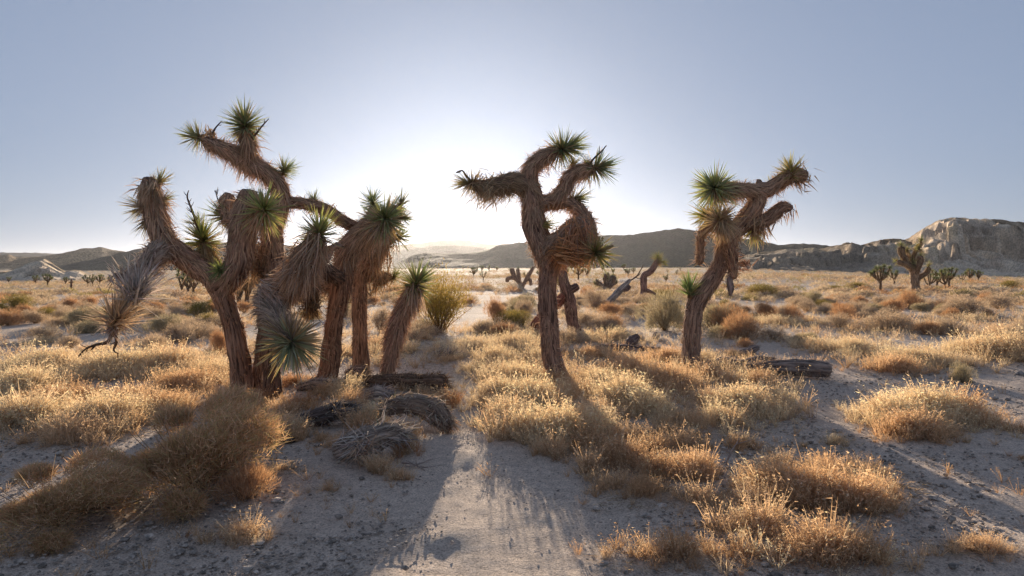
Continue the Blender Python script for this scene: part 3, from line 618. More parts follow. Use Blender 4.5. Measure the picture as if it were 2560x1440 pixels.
def tree_r():
    t = Tree(1727, 925, "joshua_tree", "right hand joshua tree leaning right with two dead hanging branches")
    t.limb("trunk", [(1722,940,0,30),(1727,910,0,24),(1727,863,0,22),(1731,803,0,22),(1741,755,0,23),(1769,714,0,23),(1793,678,0,21),(1806,642,0,20),(1810,610,0,20)], (.08,.2), (.24,.17,.13), (.30,.21,.16), 1.5)
    t.limb("branch", [(1806,625,0,19),(1828,585,0,21),(1853,560,0,22),(1876,533,0,24),(1890,507,0,22),(1898,480,0,19),(1922,474,0,17),(1954,453,0,16),(1984,437,0,18),(2012,440,0,14)], (.2,.4), (.25,.16,.11), DEADC, 1.3, "main arm leaning right to a blunt shaggy end")
    t.rosette(1976,424,(-.1,-.2,1),42,-.05,170,(.24,.24,.12),95,.3,skirt=False)
    t.fan(1995,445,(.5,-.2,-.8),30,110,.6,(.22,.15,.10),0,jit=14)
    t.limb("branch", [(1900,486,0,14),(1882,477,-.05,16),(1853,475,-.1,17),(1821,473,-.15,14),(1800,470,-.2,9)], (.5,.9), (.17,.12,.09), DEADC, 1.5, "arm reaching left to a large round rosette")
    t.rosette(1783,468,(-.55,-.8,.15),54,-.25,250,(.18,.22,.13),118,.15)
    t.fan(1800,474,(1,-.2,-.1),55,110,.3,(.30,.28,.16),-.2,jit=10)
    t.limb("branch", [(1898,470,0,9),(1897,458,0,8),(1898,450,0,5)], (.2,.2), (.17,.12,.09), DEADC, 1)
    t.rosette(1926,462,(.1,.3,1),26,.15,60,(.2,.22,.13),70,.3,skirt=False)
    t.limb("branch", [(1876,556,0,16),(1912,550,0,17),(1934,534,0,15),(1956,517,0,13),(1976,520,0,9)], (.4,.5), (.27,.17,.12), (.40,.27,.18), 1.4, "short lower arm with hanging wisps")
    t.fan(1975,524,(0,-.1,-1),30,14,.12,(.4,.28,.2),0,jit=9); t.fan(1955,530,(0,-.1,-1),26,14,.15,(.4,.28,.2),0,jit=8)
    t.fan(1900,562,(0,-.2,-1),40,150,.35,(.36,.24,.15),-.05,jit=14)
    t.rosette(1884,585,(.1,-.1,-1),36,0,120,(.26,.27,.12),85,.4)
    t.limb("branch", [(1822,590,.0,12),(1800,570,.1,13),(1780,548,.15,11)], (.6,.9), BARK, DEADC, 1.3)
    t.rosette(1762,540,(-.9,-.3,-.1),44,.15,150,(.19,.21,.10),110,.2)
    t.limb("branch", [(1825,590,-.1,14),(1815,565,-.3,15),(1803,550,-.4,10)], (.8,1), BARK, STRAW, 1.5)
    t.rosette(1800,548,(-.1,-.9,.25),48,-.45,150,STRAW,115,.9,skirt=False,name="dead_rosette",label="dried straw coloured rosette")
    t.fan(1806,550,(.3,-.35,-1),56,150,.33,STRAW,-.45,jit=6,wpx=3.2)
    t.limb("dead_branch", [(1785,560,-.1,12),(1763,570,-.15,12),(1752,590,-.15,9),(1751,620,-.15,8),(1748,652,-.15,9),(1746,660,-.15,5)], (.3,.6), (.36,.22,.15), DEADC, 1.0, label="thin dead branch hanging down the left side")
    t.limb("dead_branch", [(1840,575,-.25,12),(1826,600,-.3,12),(1828,640,-.32,14),(1832,670,-.32,12),(1835,695,-.32,6)], (.3,.6), (.36,.20,.13), DEADC, 1.0, label="ragged dead branch hanging in front of the trunk")
    t.limb("dead_branch", [(1826,680,-.3,4),(1824,700,-.3,7),(1826,722,-.3,8),(1826,738,-.3,4)], (.05,.1), (.34,.27,.26), (.3,.25,.2), .5, label="pale tip of the hanging branch")
    t.fan(1850,660,(.8,-.2,.1),25,60,.6,(.26,.14,.09),-.2,jit=9)
    t.rosette(1724,722,(-.1,-.1,1),42,-.1,110,(.12,.19,.09),60,.05,skirt=False)
tree_a(); tree_b(); tree_c(); tree_d(); tree_e(); tree_m(); tree_r()

# middle distance trees
def mid_trees():
    t = Tree(1432, 838, "dead_joshua_tree", "bare dead joshua tree straddling on two legs behind the central trunk", cat="dead tree")
    t.limb("trunk", [(1436,842,0,15),(1432,810,0,13),(1427,770,0,14),(1418,735,0,15),(1408,700,0,13),(1406,665,0,11),(1405,652,0,8)], (.1,.2), (.2,.12,.09), DEADC, .8)
    t.limb("branch", [(1320,848,0,10),(1336,817,0,13),(1362,785,0,13),(1395,757,0,12),(1415,735,0,11)], (.1,.2), (.22,.09,.06), (.3,.14,.08), .8)
    t.limb("branch", [(1418,730,0,10),(1433,722,0,10),(1443,716,0,9)], (.1,.1), (.14,.09,.07), DEADC, .6)
    t.limb("branch", [(1430,800,0,8),(1446,822,0,8),(1452,830,0,5)], (.1,.1), (.16,.1,.08), DEADC, .6)
    t = Tree(1607, 750, "joshua_tree", "crooked joshua tree with two small heads on the flat between the big trees")
    t.limb("trunk", [(1607,752,0,8),(1609,723,0,8),(1610,690,0,8),(1620,683,0,8),(1632,672,0,8),(1643,652,0,6)], (.1,.2), (.22,.13,.1), DEADC, .5)
    t.rosette(1644,642,(0,0,1),18,0,90,(.22,.24,.12),110,.2); t.rosette(1658,655,(1,0,0),15,0,80,(.2,.22,.1),110,.2)
    t.limb("branch", [(1612,725,0,6),(1630,732,0,4.5),(1650,748,0,3)], (.1,.1), (.22,.14,.1), DEADC, .4)
    t = Tree(1307, 722, "joshua_tree", "stubby joshua tree with raised club arms far behind the central tree, left of its trunk")
    for n in ([(1307,724,0,5),(1300,708,0,5),(1290,697,0,5),(1282,682,0,6),(1280,672,0,5)], [(1299,706,0,4),(1297,690,0,5),(1294,674,0,5)], [(1307,716,0,4),(1316,698,0,5),(1324,684,0,5),(1334,668,0,4)],
              [(1294,700,0,4),(1282,694,0,5),(1270,696,0,5),(1268,704,0,4)], [(1314,700,0,4),(1324,698,0,5),(1328,712,0,4)]):
        t.limb("trunk" if n[0][1] == 724 else "branch", n, (.4,.6), (.25,.17,.12), DEADC, .25)
    t.rosette(1311,684,(0,0,1),9,0,50,(.17,.17,.10),110,.2)
    t = Tree(1508, 768, "dead_joshua_tree", "pale dead log leaning up out of the scrub right of the central tree", cat="dead tree")
    t.limb("trunk", [(1506,770,0,9),(1530,746,0,8),(1548,728,0,9),(1560,716,0,8),(1575,700,0,4)], (0,.1), (.50,.44,.40), (.4,.33,.28), .25)
    t.limb("branch", [(1552,722,0,7),(1566,722,0,7),(1574,716,0,5)], (.2,.3), (.13,.09,.08), DEADC, .3)
    t.stalk([(1572,704,0,2),(1592,690,0,1.6),(1606,668,0,1)], name="branch", side=6)
    t = Tree(1520, 724, "joshua_tree", "low bushy joshua tree with many dark heads beyond the leaning log")
    for q in range(13):
        a = rng.uniform(-34, 34); hh = rng.uniform(12, 38) * (1 - (abs(a) / 60)); t.limb("branch", [(1520,722,0,4),(1520+a*.5,712,rng.uniform(-.4,.4),4),(1520+a,716-hh,rng.uniform(-.6,.6),3.5)], (.4,.6), (.2,.14,.1), DEADC, .2)
        t.rosette(1520+a,714-hh,(a/40,-.2,1),9,rng.uniform(-.6,.6),46,(.18,.20,.12),115,.2)
    t = Tree(2288, 735, "joshua_tree", "largest joshua tree on the far right flat, many armed, below the bluff")
    t.limb("trunk", [(2289,737,0,12),(2288,715,0,10),(2286,690,0,10),(2284,672,0,10)], (.1,.2), (.26,.18,.12), DEADC, .5)
    for n in ([(2286,685,0,7),(2268,655,0,6),(2256,636,0,7),(2253,620,0,8)], [(2286,678,0,7),(2280,655,.3,5),(2288,630,.3,5),(2298,612,.3,5)], [(2288,690,0,7),(2296,668,-.3,6),(2301,652,-.3,7),(2300,642,-.3,6)],
              [(2280,672,0,6),(2262,660,-.3,6),(2246,655,-.3,6)], [(2290,700,0,6),(2304,690,0,6),(2316,682,0,5),(2322,670,0,5)], [(2284,668,0,6),(2272,640,.4,5),(2268,628,.4,4)]):
        t.limb("branch", n, (.4,.7), (.30,.2,.13), (.42,.30,.18), .5)
    for (a, b, ax) in ((2253,612,(0,0,1)),(2303,600,(.2,0,1)),(2301,638,(0,-.4,1)),(2242,653,(-1,-.2,.2)),(2322,664,(.2,0,1)),(2268,622,(0,0,1)),(2296,618,(-.5,0,1)),(2285,655,(0,-1,.3)),(2276,662,(-.3,-1,0))):
        t.rosette(a, b, ax, 14, 0, 80, (.22,.24,.13), 118, .25)
mid_trees()

def far_proto(v):
    """small whole joshua tree at origin, about 2.6 m high: trunk and crown"""
    rs = random.Random(v * 13 + 1); root = empty("joshua_tree", (0, 0, 0))
    tm = MB(); cm = MB(); h = rs.uniform(.9, 1.2)
    tube(tm, [(0, 0, -.15), (rs.uniform(-.05, .05), 0, h * .5), (rs.uniform(-.1, .1), 0, h)], [.16, .12, .12], step=.15, seg=9, col=(.22, .15, .10), seed=v)
    nb = [6, 8, 11, 5][v % 4]
    for k in range(nb):
        a = k / nb * 6.28 + rs.uniform(-.3, .3); sp = rs.uniform(.3, .9); z = h + rs.uniform(.5, 1.4); s0 = rs.uniform(.5, 1.0) * h
        e = np.array([math.cos(a) * sp, math.sin(a) * sp, z])
        tube(tm, [(0, 0, s0), (e[0] * .6, e[1] * .6, s0 + (z - s0) * .35), e], [.08, .08, .07], step=.12, seg=7, col=(.30, .21, .13), seed=v * 9 + k)
        n = 60; d = nrm(rdir(n) + np.array([e[0] * .3, e[1] * .3, .55])); c = vary((.20, .22, .12), n, .3)
        blades(cm, e + d * .02, d, rng.uniform(.24, .46, n), .045, c, c * 1.15, segs=2)
        n = 50; d = nrm(rdir(n) * .7 + np.array([0, 0, -.9])); c = vary((.36, .27, .17), n, .3)
        blades(cm, e + d * .03 - [0, 0, .08], d, rng.uniform(.2, .4, n), .045, c, c, segs=1)
        q = rng.random((30, 1)); d = nrm(rdir(30) * .6 + [0, 0, -1]); c = vary((.40, .29, .19), 30, .3); blades(cm, e * q + np.array([0, 0, s0]) * (1 - q), d, .22, .045, c, c, segs=1)
    tm.build("trunk", M_BARK, root, (0, 0, 0), True); cm.build("crown", M_GREEN, root)
    return root
protos = [far_proto(v) for v in range(4)]; pused = [False] * 4
FART = [  # base px, base py, height px, variant, label
 (2201,727,62,2,"round headed small joshua tree left of the largest one on the far right flat"),
 (2236,711,38,1,"short joshua tree between the round headed one and the largest on the right flat"),
 (2324,724,44,3,"slim joshua tree just right of the largest one on the right flat"),
 (2343,718,46,1,"second slim joshua tree right of the largest one"),
 (2361,724,50,0,"dark joshua tree at the middle of the row below the bluff"),
 (2372,721,50,2,"joshua tree leaning over its neighbour in the row below the bluff"),
 (2424,705,32,2,"wide low joshua tree at the right of the row below the bluff"),
 (2446,703,28,1,"last small joshua tree of the row below the bluff"),
 (2405,706,24,3,"tiny joshua tree between the row and the wide low one below the bluff"),
 (22,709,18,1,"tiny joshua tree at the left edge before the pale badlands"),
 (89,711,22,2,"low joshua tree before the pale badlands"),
 (119,716,30,2,"bushy joshua tree left of the thin post"),
 (164,712,20,1,"tiny joshua tree just left of the thin post"),
 (219,716,32,3,"joshua tree with upright bare stems right of the thin post"),
 (232,716,26,0,"second upright joshua tree right of the thin post"),
 (250,714,26,2,"broad joshua tree further right of the thin post"),
 (276,710,20,1,"small joshua tree behind the drooping dead branch"),
 (454,736,62,0,"joshua tree seen under the left arm, first of three"),
 (469,738,62,3,"joshua tree seen under the left arm, middle of three"),
 (484,736,60,1,"joshua tree seen under the left arm, last of three"),
 (598,772,112,0,"joshua tree behind the leftmost big one, seen through its arms"),
 (618,770,112,2,"joshua tree close beside another behind the leftmost big one"),
 (928,755,66,3,"thin joshua trunk standing behind the straight trunk"),
 (1184,694,24,2,"round joshua tree far off right of the olive bush"),
 (1208,700,22,3,"thin joshua stem far off left of the stubby club armed tree"),
 (1378,692,22,1,"small joshua tree far off behind the central trunk"),
 (1352,700,26,2,"joshua tree far off just left of the central trunk"),
 (1446,700,34,2,"dark joshua tree far off just right of the central trunk"),
 (1468,694,24,1,"second dark joshua tree far off right of the central trunk"),
 (1665,708,22,0,"small joshua tree right of the crooked two headed one"),
 (1570,692,22,1,"small joshua tree beyond the leaning pale log"),
]
for n in range(26):
    u = (n * 0.618 + .13) % 1
    FART.append((1150 + 560 * u + rng.uniform(-6, 6), 676 + 14 * rng.random() ** 1.4, rng.uniform(9, 17), n % 4, "tiny joshua tree on the horizon flat, number %d"))
tiny = sorted([q_ for q_ in FART if '%d' in q_[4]]); ORD_ = "first second third fourth fifth sixth seventh eighth ninth tenth eleventh twelfth thirteenth fourteenth fifteenth sixteenth seventeenth eighteenth nineteenth twentieth".split()
FART = [q_ for q_ in FART if '%d' not in q_[4]] + [(*q_[:4], "tiny joshua tree on the central horizon flat, %s from the %s of its row" % ((ORD_[n_], "left") if n_ < 13 else (ORD_[len(tiny) - 1 - n_], "right"))) for n_, q_ in enumerate(tiny)]
for (px, py, hp, v, lab) in FART:
    x, y, z = ground_at(px, py)
    o = protos[v] if not pused[v] else copy_tree(protos[v]); pused[v] = True
    s = hp / F * y / 2.5; o.location = (x, y, z); o.scale = (s, s, s); o.rotation_euler = (0, 0, rng.uniform(0, 6.28))
    tag(o, lab, "joshua tree", "joshua trees scattered over the desert flat")

# thin post
x, y, z = ground_at(178, 732); m = MB(); kk = y / F
tube(m, [(x, y, z - .2), (x + .02, y, z + 34 * kk)], [2.6 * kk, 2.2 * kk], step=.2, seg=8, col=(.2, .11, .08))
tube(m, [(x - 6 * kk, y, z + 26 * kk), (x + 5 * kk, y, z + 27 * kk)], [1.2 * kk, 1.2 * kk], step=.2, seg=6, col=(.2, .11, .08), base_cap=True)
tag(m.build("dead_tree", M_WOOD, None, (x, y, z)), "thin dark upright dead trunk standing alone on the left flat", "dead tree")

# ================================================================== FALLEN WOOD
def log(px, py, nodes, name, label, col=BARK, lcol=DEADC, shag=(.3, .3), dens=1.3, cat="log", extra=None):
    t = Tree(px, py, name, label, cat=cat)
    pts = [t.pt(n[0], n[1], n[2]) for n in nodes]; rr = [n[3] * t.k for n in nodes]
    for p, r in zip(pts, rr):
        g = float(gz(p[0], p[1])); p[2] = max(p[2], g + r * .55)
        if len(nodes[0]) == 4: p[2] = min(p[2], g + r * 1.15 + .10)
    col = np.asarray(col, float) * 1.5; m = MB(); tb = tube(m, pts, rr, step=.025, seg=26, rough=.34, col=col, seed=t.sd, base_cap=True)
    n = int(1500 * tb[5][-1] * dens * (.4 + np.mean(rr) * 5)); p, o, T, u = on_tube(tb, n); sg = shag[0] * (1 - u) + shag[1] * u
    d = T + o * (.1 + .4 * sg * rng.uniform(.3, 1.4, n))[:, None] + rng.normal(0, .65, (n, 3)); cc = vary(lcol, n, .6)
    b = MB(); blades(b, p, d, (.05 + .12 * sg) * rng.uniform(.4, 1.3, n), rng.uniform(.006, .014, n), cc * .85, cc * 1.1, droop=.12)
    ob = m.build("wood", M_BARK, t.root, t.o, True); b.build("dead_leaves", M_DEAD, ob, t.o)
    if extra: extra(t)
    return t
log(985, 975, [(868,962,.25,19),(930,958,.15,20),(1000,958,.05,22),(1060,958,0,22),(1108,960,-.05,23)], "fallen_log", "long shaggy brown log lying beside the sandy path", (.17,.11,.075), (.27,.19,.13), (.3,.5), 1.5)
log(1050, 1075, [(950,1028,.2,14),(1000,1012,.1,26),(1050,1010,0,30),(1090,1030,-.05,30),(1120,1062,-.15,18)], "fallen_branch", "curved shaggy dead branch arched over the path edge", (.24,.18,.14), (.46,.37,.29), (.2,.6), .9, "dead branch",
    lambda t: (t.fan(960,1022,(0,-.8,.6),36,16,.7,(.55,.47,.42),-.35,wpx=2.4,jit=2), t.fan(1115,1050,(.3,-.5,-.5),44,60,.4,(.4,.24,.14),-.1)))
log(920, 1150, [(838,1130,0,16),(880,1112,0,28),(930,1095,.05,30),(975,1078,.1,26),(1010,1068,.15,16)], "fallen_branch", "grey dead leafy branch head nearest the viewer beside the path", (.30,.25,.21), (.50,.43,.38), (.4,.8), 1.0, "dead branch",
    lambda t: (t.fan(900,1110,(-.8,-.6,-.2),60,70,.45,(.40,.35,.32),-.1,wpx=2.8,jit=14), t.fan(905,1125,(.2,-.9,-.1),56,90,.4,(.36,.25,.18),-.15,jit=14)))
log(820, 1068, [(755,1050,0,14),(800,1040,0,22),(850,1025,.05,20),(885,1020,.1,12)], "fallen_branch", "small dark leafy dead branch left of the curved one", (.13,.10,.09), (.30,.26,.23), (.4,.8), 1.3, "dead branch")
log(950, 1000, [(915,995,0,14),(945,985,0,20),(975,992,0,14)], "fallen_branch", "grey leafy lump between the long log and the curved branch", BARKG, (.38,.32,.30), (.4,.8), 1.3, "dead branch")
log(790, 975, [(745,970,0,10),(790,960,0,14),(840,962,0,12)], "fallen_branch", "grey dead branch at the foot of the leaning trunk", BARKG, (.36,.30,.26), (.6,.7), 1.6, "dead branch")
log(900, 940, [(865,945,0,8),(890,930,0,12),(915,928,0,8)], "fallen_branch", "small dead tangle behind the long log", BARKG, (.34,.27,.22), (.7,.7), 1.6, "dead branch")
log(690, 1118, [(655,1112,0,9),(700,1106,.05,10),(735,1100,.1,6)], "fallen_branch", "short dark stick under the tan grass tuft", (.12,.085,.07), (.2,.14,.1), (.1,.1), .5, "dead branch")
log(1960, 945, [(1870,925,.1,16),(1930,918,.05,17),(2000,918,0,19),(2065,924,0,20)], "fallen_log", "grey split log lying right of the leaning tree", (.22,.18,.16), (.28,.22,.19), (.1,.15), 1.0)
log(1860, 925, [(1780,915,.1,12),(1810,905,.1,12),(1850,912,.1,11),(1895,900,.1,9),(1935,898,.1,6)], "fallen_log", "twisted grey limb lying against the right tree", (.25,.21,.19), (.3,.24,.2), (.1,.1), .7)
log(1865, 890, [(1850,905,0,9),(1868,885,0,13),(1885,872,0,10),(1895,865,0,6,1)], "stump", "pale broken stump standing behind the twisted limb", (.28,.24,.22), (.3,.25,.2), (.1,.1), .5, "stump")
log(1585, 865, [(1570,868,0,10),(1583,850,0,13),(1592,838,0,8,1),(1594,832,0,4,1)], "stump", "dark pointed stump between the central and right trees", (.15,.12,.12), (.2,.16,.15), (.1,.1), .5, "stump")
log(1560, 880, [(1480,875,.1,8),(1530,868,.1,9),(1600,876,.1,8),(1650,880,.1,6)], "fallen_log", "weathered log lying behind the dry grass between two trees", (.25,.20,.18), (.28,.22,.2), (.1,.2), .8)
log(1180, 895, [(1085,888,.1,5),(1120,896,0,7),(1150,902,0,4)], "fallen_branch", "flattened dead yucca head across the top of the path", BARKG, (.45,.38,.32), (1,1), 2.4, "dead branch")
# loose pale sticks
STK = [((980,1178),(1060,1170),"thin dark stick lying across the path"), ((1005,1160),(1062,1180),"forked thin stick on the path"), ((1100,985),(1160,996),"short stick at the top of the path"),
       ((215,1268),(335,1150),"long pale stick rising out of the big shrub"), ((1690,1060),(1800,1010),"pale thin stick in the right grass"), ((1790,1055),(1905,1030),"dry twig lying under the right grass"),
       ((2020,1068),(2040,1046),"short pale twig on bare sand"), ((1540,1225),(1570,1175),"dry curled twig in the nearest grass"), ((1815,1165),(1850,1110),"bare pale twig standing on the sand")]
for (a, b, lab) in STK:
    xa, ya, za = ground_at(*a); xb, yb, zb_ = ground_at(*b)
    if "standing" in lab or "rising" in lab: xb, yb = xa + (b[0] - a[0]) / F * ya, ya + .05; zb_ = za + (a[1] - b[1]) / F * ya * .95
    m = MB(); L = math.dist((xa, ya), (xb, yb)); mid = ((xa + xb) / 2 + rng.uniform(-.08, .08) * L, (ya + yb) / 2, (za + zb_) / 2 + .03)
    tube(m, [(xa, ya, za + .008), mid, (xb, yb, zb_ + .012)], [.008, .006, .003], step=.05, seg=6, col=(.42, .34, .30), seed=int(a[0]), base_cap=True)
    for q in range(4):
        u = rng.uniform(.3, .9); p = np.array([xa + (xb - xa) * u, ya + (yb - ya) * u, za + (zb_ - za) * u + .02]); d = np.array([rng.uniform(-.2, .2), rng.uniform(-.1, .1), rng.uniform(0, .08)])
        tube(m, [p, p + d * .5, p + d], [.004, .003, .0015], step=.04, seg=5, col=(.42, .34, .30), seed=q)
    tag(m.build("stick", M_WOOD, None, (xa, ya, za)), lab, "stick")

# ================================================================== SHRUBS
def shrub_mesh(kind, v, n=2600):
    """unit shrub: radius about 1, height about h"""
    m = MB(); h = {'dome': .95, 'rust': 1.0, 'olive': 1.25, 'grey': 1.1, 'vase': 1.6, 'tall': 1.2}[kind]
    cols = {'dome': [(.50,.41,.33),(.42,.34,.28),(.56,.48,.39)], 'rust': [(.52,.32,.19),(.58,.40,.26),(.44,.27,.17)], 'olive': [(.26,.23,.08),(.34,.27,.10),(.20,.19,.07)],
            'grey': [(.44,.40,.29),(.36,.33,.24),(.50,.45,.34)], 'vase': [(.40,.31,.08),(.32,.27,.08),(.48,.36,.11)], 'tall': [(.62,.40,.25),(.50,.40,.22),(.70,.50,.34)]}[kind]
    lumps = rdir(14) * rng.uniform(.25, .6, (14, 1)); lumps[:, 2] = np.abs(lumps[:, 2]) * h; lr = rng.uniform(.3, .55, 14)
    if kind == 'tall':
        lumps = rdir(14) * rng.uniform(.35, .85, (14, 1)); lumps[:, 2] = np.abs(lumps[:, 2]) * h; lr = rng.uniform(.16, .46, 14)
        d_ = rdir(260); d_[:, 2] = np.abs(d_[:, 2]); blades(m, d_ * rng.uniform(.3, .8, (260, 1)), d_ + rng.normal(0, .35, (260, 3)), rng.uniform(.2, .55, 260), .006, (.46, .34, .24), (.62, .50, .38), segs=3, droop=.1)
    # stems from the base
    k = 46 if kind != 'tall' else 26; a = rng.uniform(0, 6.28, k); e = np.stack([np.cos(a), np.sin(a), rng.uniform(.5, 1.6, k)], 1)
    blades(m, rng.normal(0, .05, (k, 3)) * [1, 1, .1], e, rng.uniform(.6, 1.0, k) * h, .022, (.22, .16, .11), (.3, .22, .15), segs=3, droop=-.1)
    if kind == 'vase':
        k = 60; a = rng.uniform(0, 6.28, k); lean = rng.uniform(.1, .95, k)
        d = nrm(np.stack([np.cos(a) * lean, np.sin(a) * lean, np.ones(k)], 1)); L = rng.uniform(.9, 1.6, k)
        blades(m, rng.normal(0, .06, (k, 3)) * [1, 1, 0], d, L, .022, (.16, .11, .06), (.26, .19, .07), segs=4, droop=.12)
        q = rng.integers(0, k, n); u = rng.uniform(.35, 1.02, n); p = d[q] * (L[q] * u)[:, None]; p[:, 2] -= .12 * L[q] * u * u
        p = p + rng.normal(0, .11, (n, 3)); dd = d[q] + rng.normal(0, .6, (n, 3)); ln = rng.uniform(.03, .11, n); wd = .016
    else:
        q = rng.integers(0, 14, n); o = rdir(n); o[:, 2] = np.where(rng.random(n) < .8, np.abs(o[:, 2]), o[:, 2])
        p = lumps[q] + o * (lr[q] * rng.uniform(.35, 1.0, n) ** .5)[:, None]
        p[:, 2] = np.abs(p[:, 2]) + .02; p[:, 2] *= .85 if h < 1 else 1
        dd = nrm(p * [1, 1, .7] + [0, 0, .25]) + rng.normal(0, .45, (n, 3)); ln = rng.uniform(.07, .2, n); wd = rng.uniform(.007, .014, n)
        if kind == 'rust': ln = ln * 1.3; dd = dd + [0, 0, .4]
        if kind == 'tall': ln = ln * .8; dd = dd + rng.normal(0, .5, (n, 3)); wd = wd * .7
    ci = rng.integers(0, 3, n); c = np.array(cols)[ci] * rng.uniform(.75, 1.25, (n, 1))
    blades(m, p, dd, ln, wd, c * .9, c * 1.1, segs=2)
    return m.mesh(kind + "_shrub", M_SHRUB)
SM = {k: [shrub_mesh(k, v, n) for v in range(c)] for k, n, c in (('dome', 3600, 4), ('rust', 3600, 2), ('olive', 3600, 2), ('grey', 6500, 2), ('vase', 6500, 1), ('tall', 30000, 2))}
def shrub(kind, px, py, wpx, hpx, label, group=None, name=None, cat="shrub"):
    x, y, z = ground_at(px, py); me = random.choice(SM[kind]); k = y / F
    nm = {'dome': 'dry_shrub', 'rust': 'rusty_shrub', 'olive': 'olive_shrub', 'grey': 'grey_green_shrub', 'vase': 'creosote_bush', 'tall': 'tall_dry_shrub'}[kind]
    o = bpy.data.objects.new(name or nm, me); SC.collection.objects.link(o)
    r = wpx / 2 * k; hh = {'dome': .95, 'rust': 1.1, 'olive': 1.3, 'grey': 1.15, 'vase': 1.55, 'tall': 1.3}[kind]
    o.location = (x, y + r * .6, float(gz(x, y + r * .6)) - .01); o.scale = (r, r, hpx * k / hh); o.rotation_euler = (0, 0, rng.uniform(0, 6.28))
    return tag(o, label, cat, group)
for a in [
 ('vase',1092,838,190,185,"tall olive creosote bush right of the small unbranched joshua tree"),
 ('grey',1672,830,150,120,"large pale grey green shrub behind the right tree trunk, left of it"),
 ('grey',1800,825,130,90,"grey green shrub behind the right tree trunk, right of it"),
 ('tall',400,1290,560,310,"huge rusty olive shrub filling the lower left corner"),
 ('tall',40,1370,500,210,"tangled khaki shrub at the lower left edge in front of the huge one"),
 ('rust',590,1275,210,120,"low orange twiggy shrub at the right foot of the huge one"),
 ('olive',30,785,100,70,"olive green bush at the far left edge"),
 ('rust',165,775,70,36,"rusty dome shrub left of the drooping dead branch"),
 ('rust',210,768,62,32,"second rusty dome shrub touching the first"),
 ('olive',258,800,60,50,"yellow olive bush behind the fanned straw leaves"),
 ('grey',200,835,90,40,"low grey shrub left of the straw leaves"),
 ('dome',140,800,60,36,"brownish round shrub on the left flat"),
 ('dome',85,855,110,50,"wide pale shrub near the left edge"),
 ('dome',160,872,90,45,"pale pink dry shrub above the left grass"),
 ('dome',440,860,130,70,"wide tan shrub left of the leftmost big trunk"),
 ('dome',470,835,80,50,"tan shrub with a dark underside behind the wide tan one"),
 ('dome',375,880,90,55,"tan shrub right of the straw leaves"),
 ('rust',540,890,70,80,"orange feathery shrub touching the leftmost big trunk"),
 ('rust',520,785,50,34,"dark rounded shrub behind the leftmost trunk"),
 ('dome',640,790,70,40,"grey pink shrub between the two left trunks"),
 ('dome',945,835,90,90,"hazy grey brown shrub between the straight and the small trunks"),
 ('dome',890,800,60,60,"grey shrub behind the straight trunk"),
 ('rust',1240,812,76,80,"feathery orange brown shrub on the path right of the creosote bush"),
 ('dome',1310,790,80,56,"dark based shrub left of the central trunk"),
 ('dome',1290,765,60,30,"small shrub behind the dark based one"),
 ('dome',1270,835,80,36,"sunlit pale shrub left of the dead two legged tree"),
 ('dome',1490,770,90,60,"pinkish shrub right of the dead two legged tree"),
 ('dome',1510,830,110,50,"tan shrub in front of the leaning pale log"),
 ('dome',1580,790,80,40,"pale shrub under the leaning pale log"),
 ('dome',1560,765,60,30,"low pale shrub beyond the leaning log"),
 ('rust',1470,748,50,36,"twiggy brown shrub beyond the dead tree"),
 ('olive',1660,748,90,36,"olive bush right of the crooked two headed tree"),
 ('olive',1400,715,60,34,"yellow green bush behind the central trunk"),
 ('rust',1925,800,80,56,"rust brown dome shrub right of the right tree, left of a pair"),
 ('rust',1990,808,76,50,"rust brown dome shrub of the pair beside the sandy gap"),
 ('dome',1895,800,60,26,"pale small shrub before the rust brown pair"),
 ('rust',2110,785,64,36,"rusty shrub on the middle right flat"),
 ('rust',2160,765,56,30,"rusty shrub behind another on the middle right flat"),
 ('olive',1925,745,130,50,"wide olive bush beyond the rust brown pair"),
 ('olive',2090,730,56,24,"small olive bush on the right flat"),
 ('olive',2150,722,70,22,"olive bush just left of the round headed tree"),
 ('dome',2170,800,60,26,"grey dome shrub on the right flat"),
 ('dome',2250,830,170,60,"long low tan shrub by the right sand patch"),
 ('rust',2290,775,80,56,"hazy brown shrub under the largest far joshua tree"),
 ('dome',2440,790,120,60,"pale round shrub left of the right edge"),
 ('dome',2520,775,110,50,"pale shrub at the right edge"),
 ('olive',2545,722,70,30,"olive bush at the right edge under the bluff"),
 ('dome',2380,790,60,34,"small brownish shrub beside the pale round one"),
 ('grey',2420,960,70,60,"spiky pale grey twiggy plant on the right sand"),
 ('dome',1810,800,50,30,"small shrub right of the leaning trunk"),
 ('rust',1870,870,60,26,"low rust shrub behind the broken stump"),
 ('dome',1700,740,60,26,"pale shrub beyond the right trunk"),
]: shrub(*a)
EXPL = 50
# scattered dry shrubs: nearest as individuals, the rest one mass
GAPS = [(2000,890,260,26),(2400,870,170,30),(2300,960,300,40),(1000,900,60,12),(1640,830,40,14),(130,960,80,12),(300,965,60,8),(460,880,60,8),(20,840,60,12),(1130,960,70,30)]
cand = []
for y0, y1, n in ((13, 20, 110), (20, 34, 420), (34, 60, 1100), (60, 120, 2600), (120, 330, 4600), (330, 640, 3200)):
    yy = np.sqrt(rng.uniform(y0 ** 2, y1 ** 2, n)); xx = rng.uniform(-.86, .86, n) * yy
    for x, y in zip(xx, yy):
        if vnoise(x / 3.2, y / 3.2, 91) < .30: continue
        z = float(gz(x, y)); px = 1280 + x / y * F; py = HOR + (CZ - z) / y * F
        if any(((px - g[0]) / g[2]) ** 2 + ((py - g[1]) / g[3]) ** 2 < 1 for g in GAPS): continue
        if 1120 < px < 1200 and y < 16: continue
        if y < 17 and (600 < px < 950): continue
        cand.append((y, x, z))
cand.sort()
NI = 230
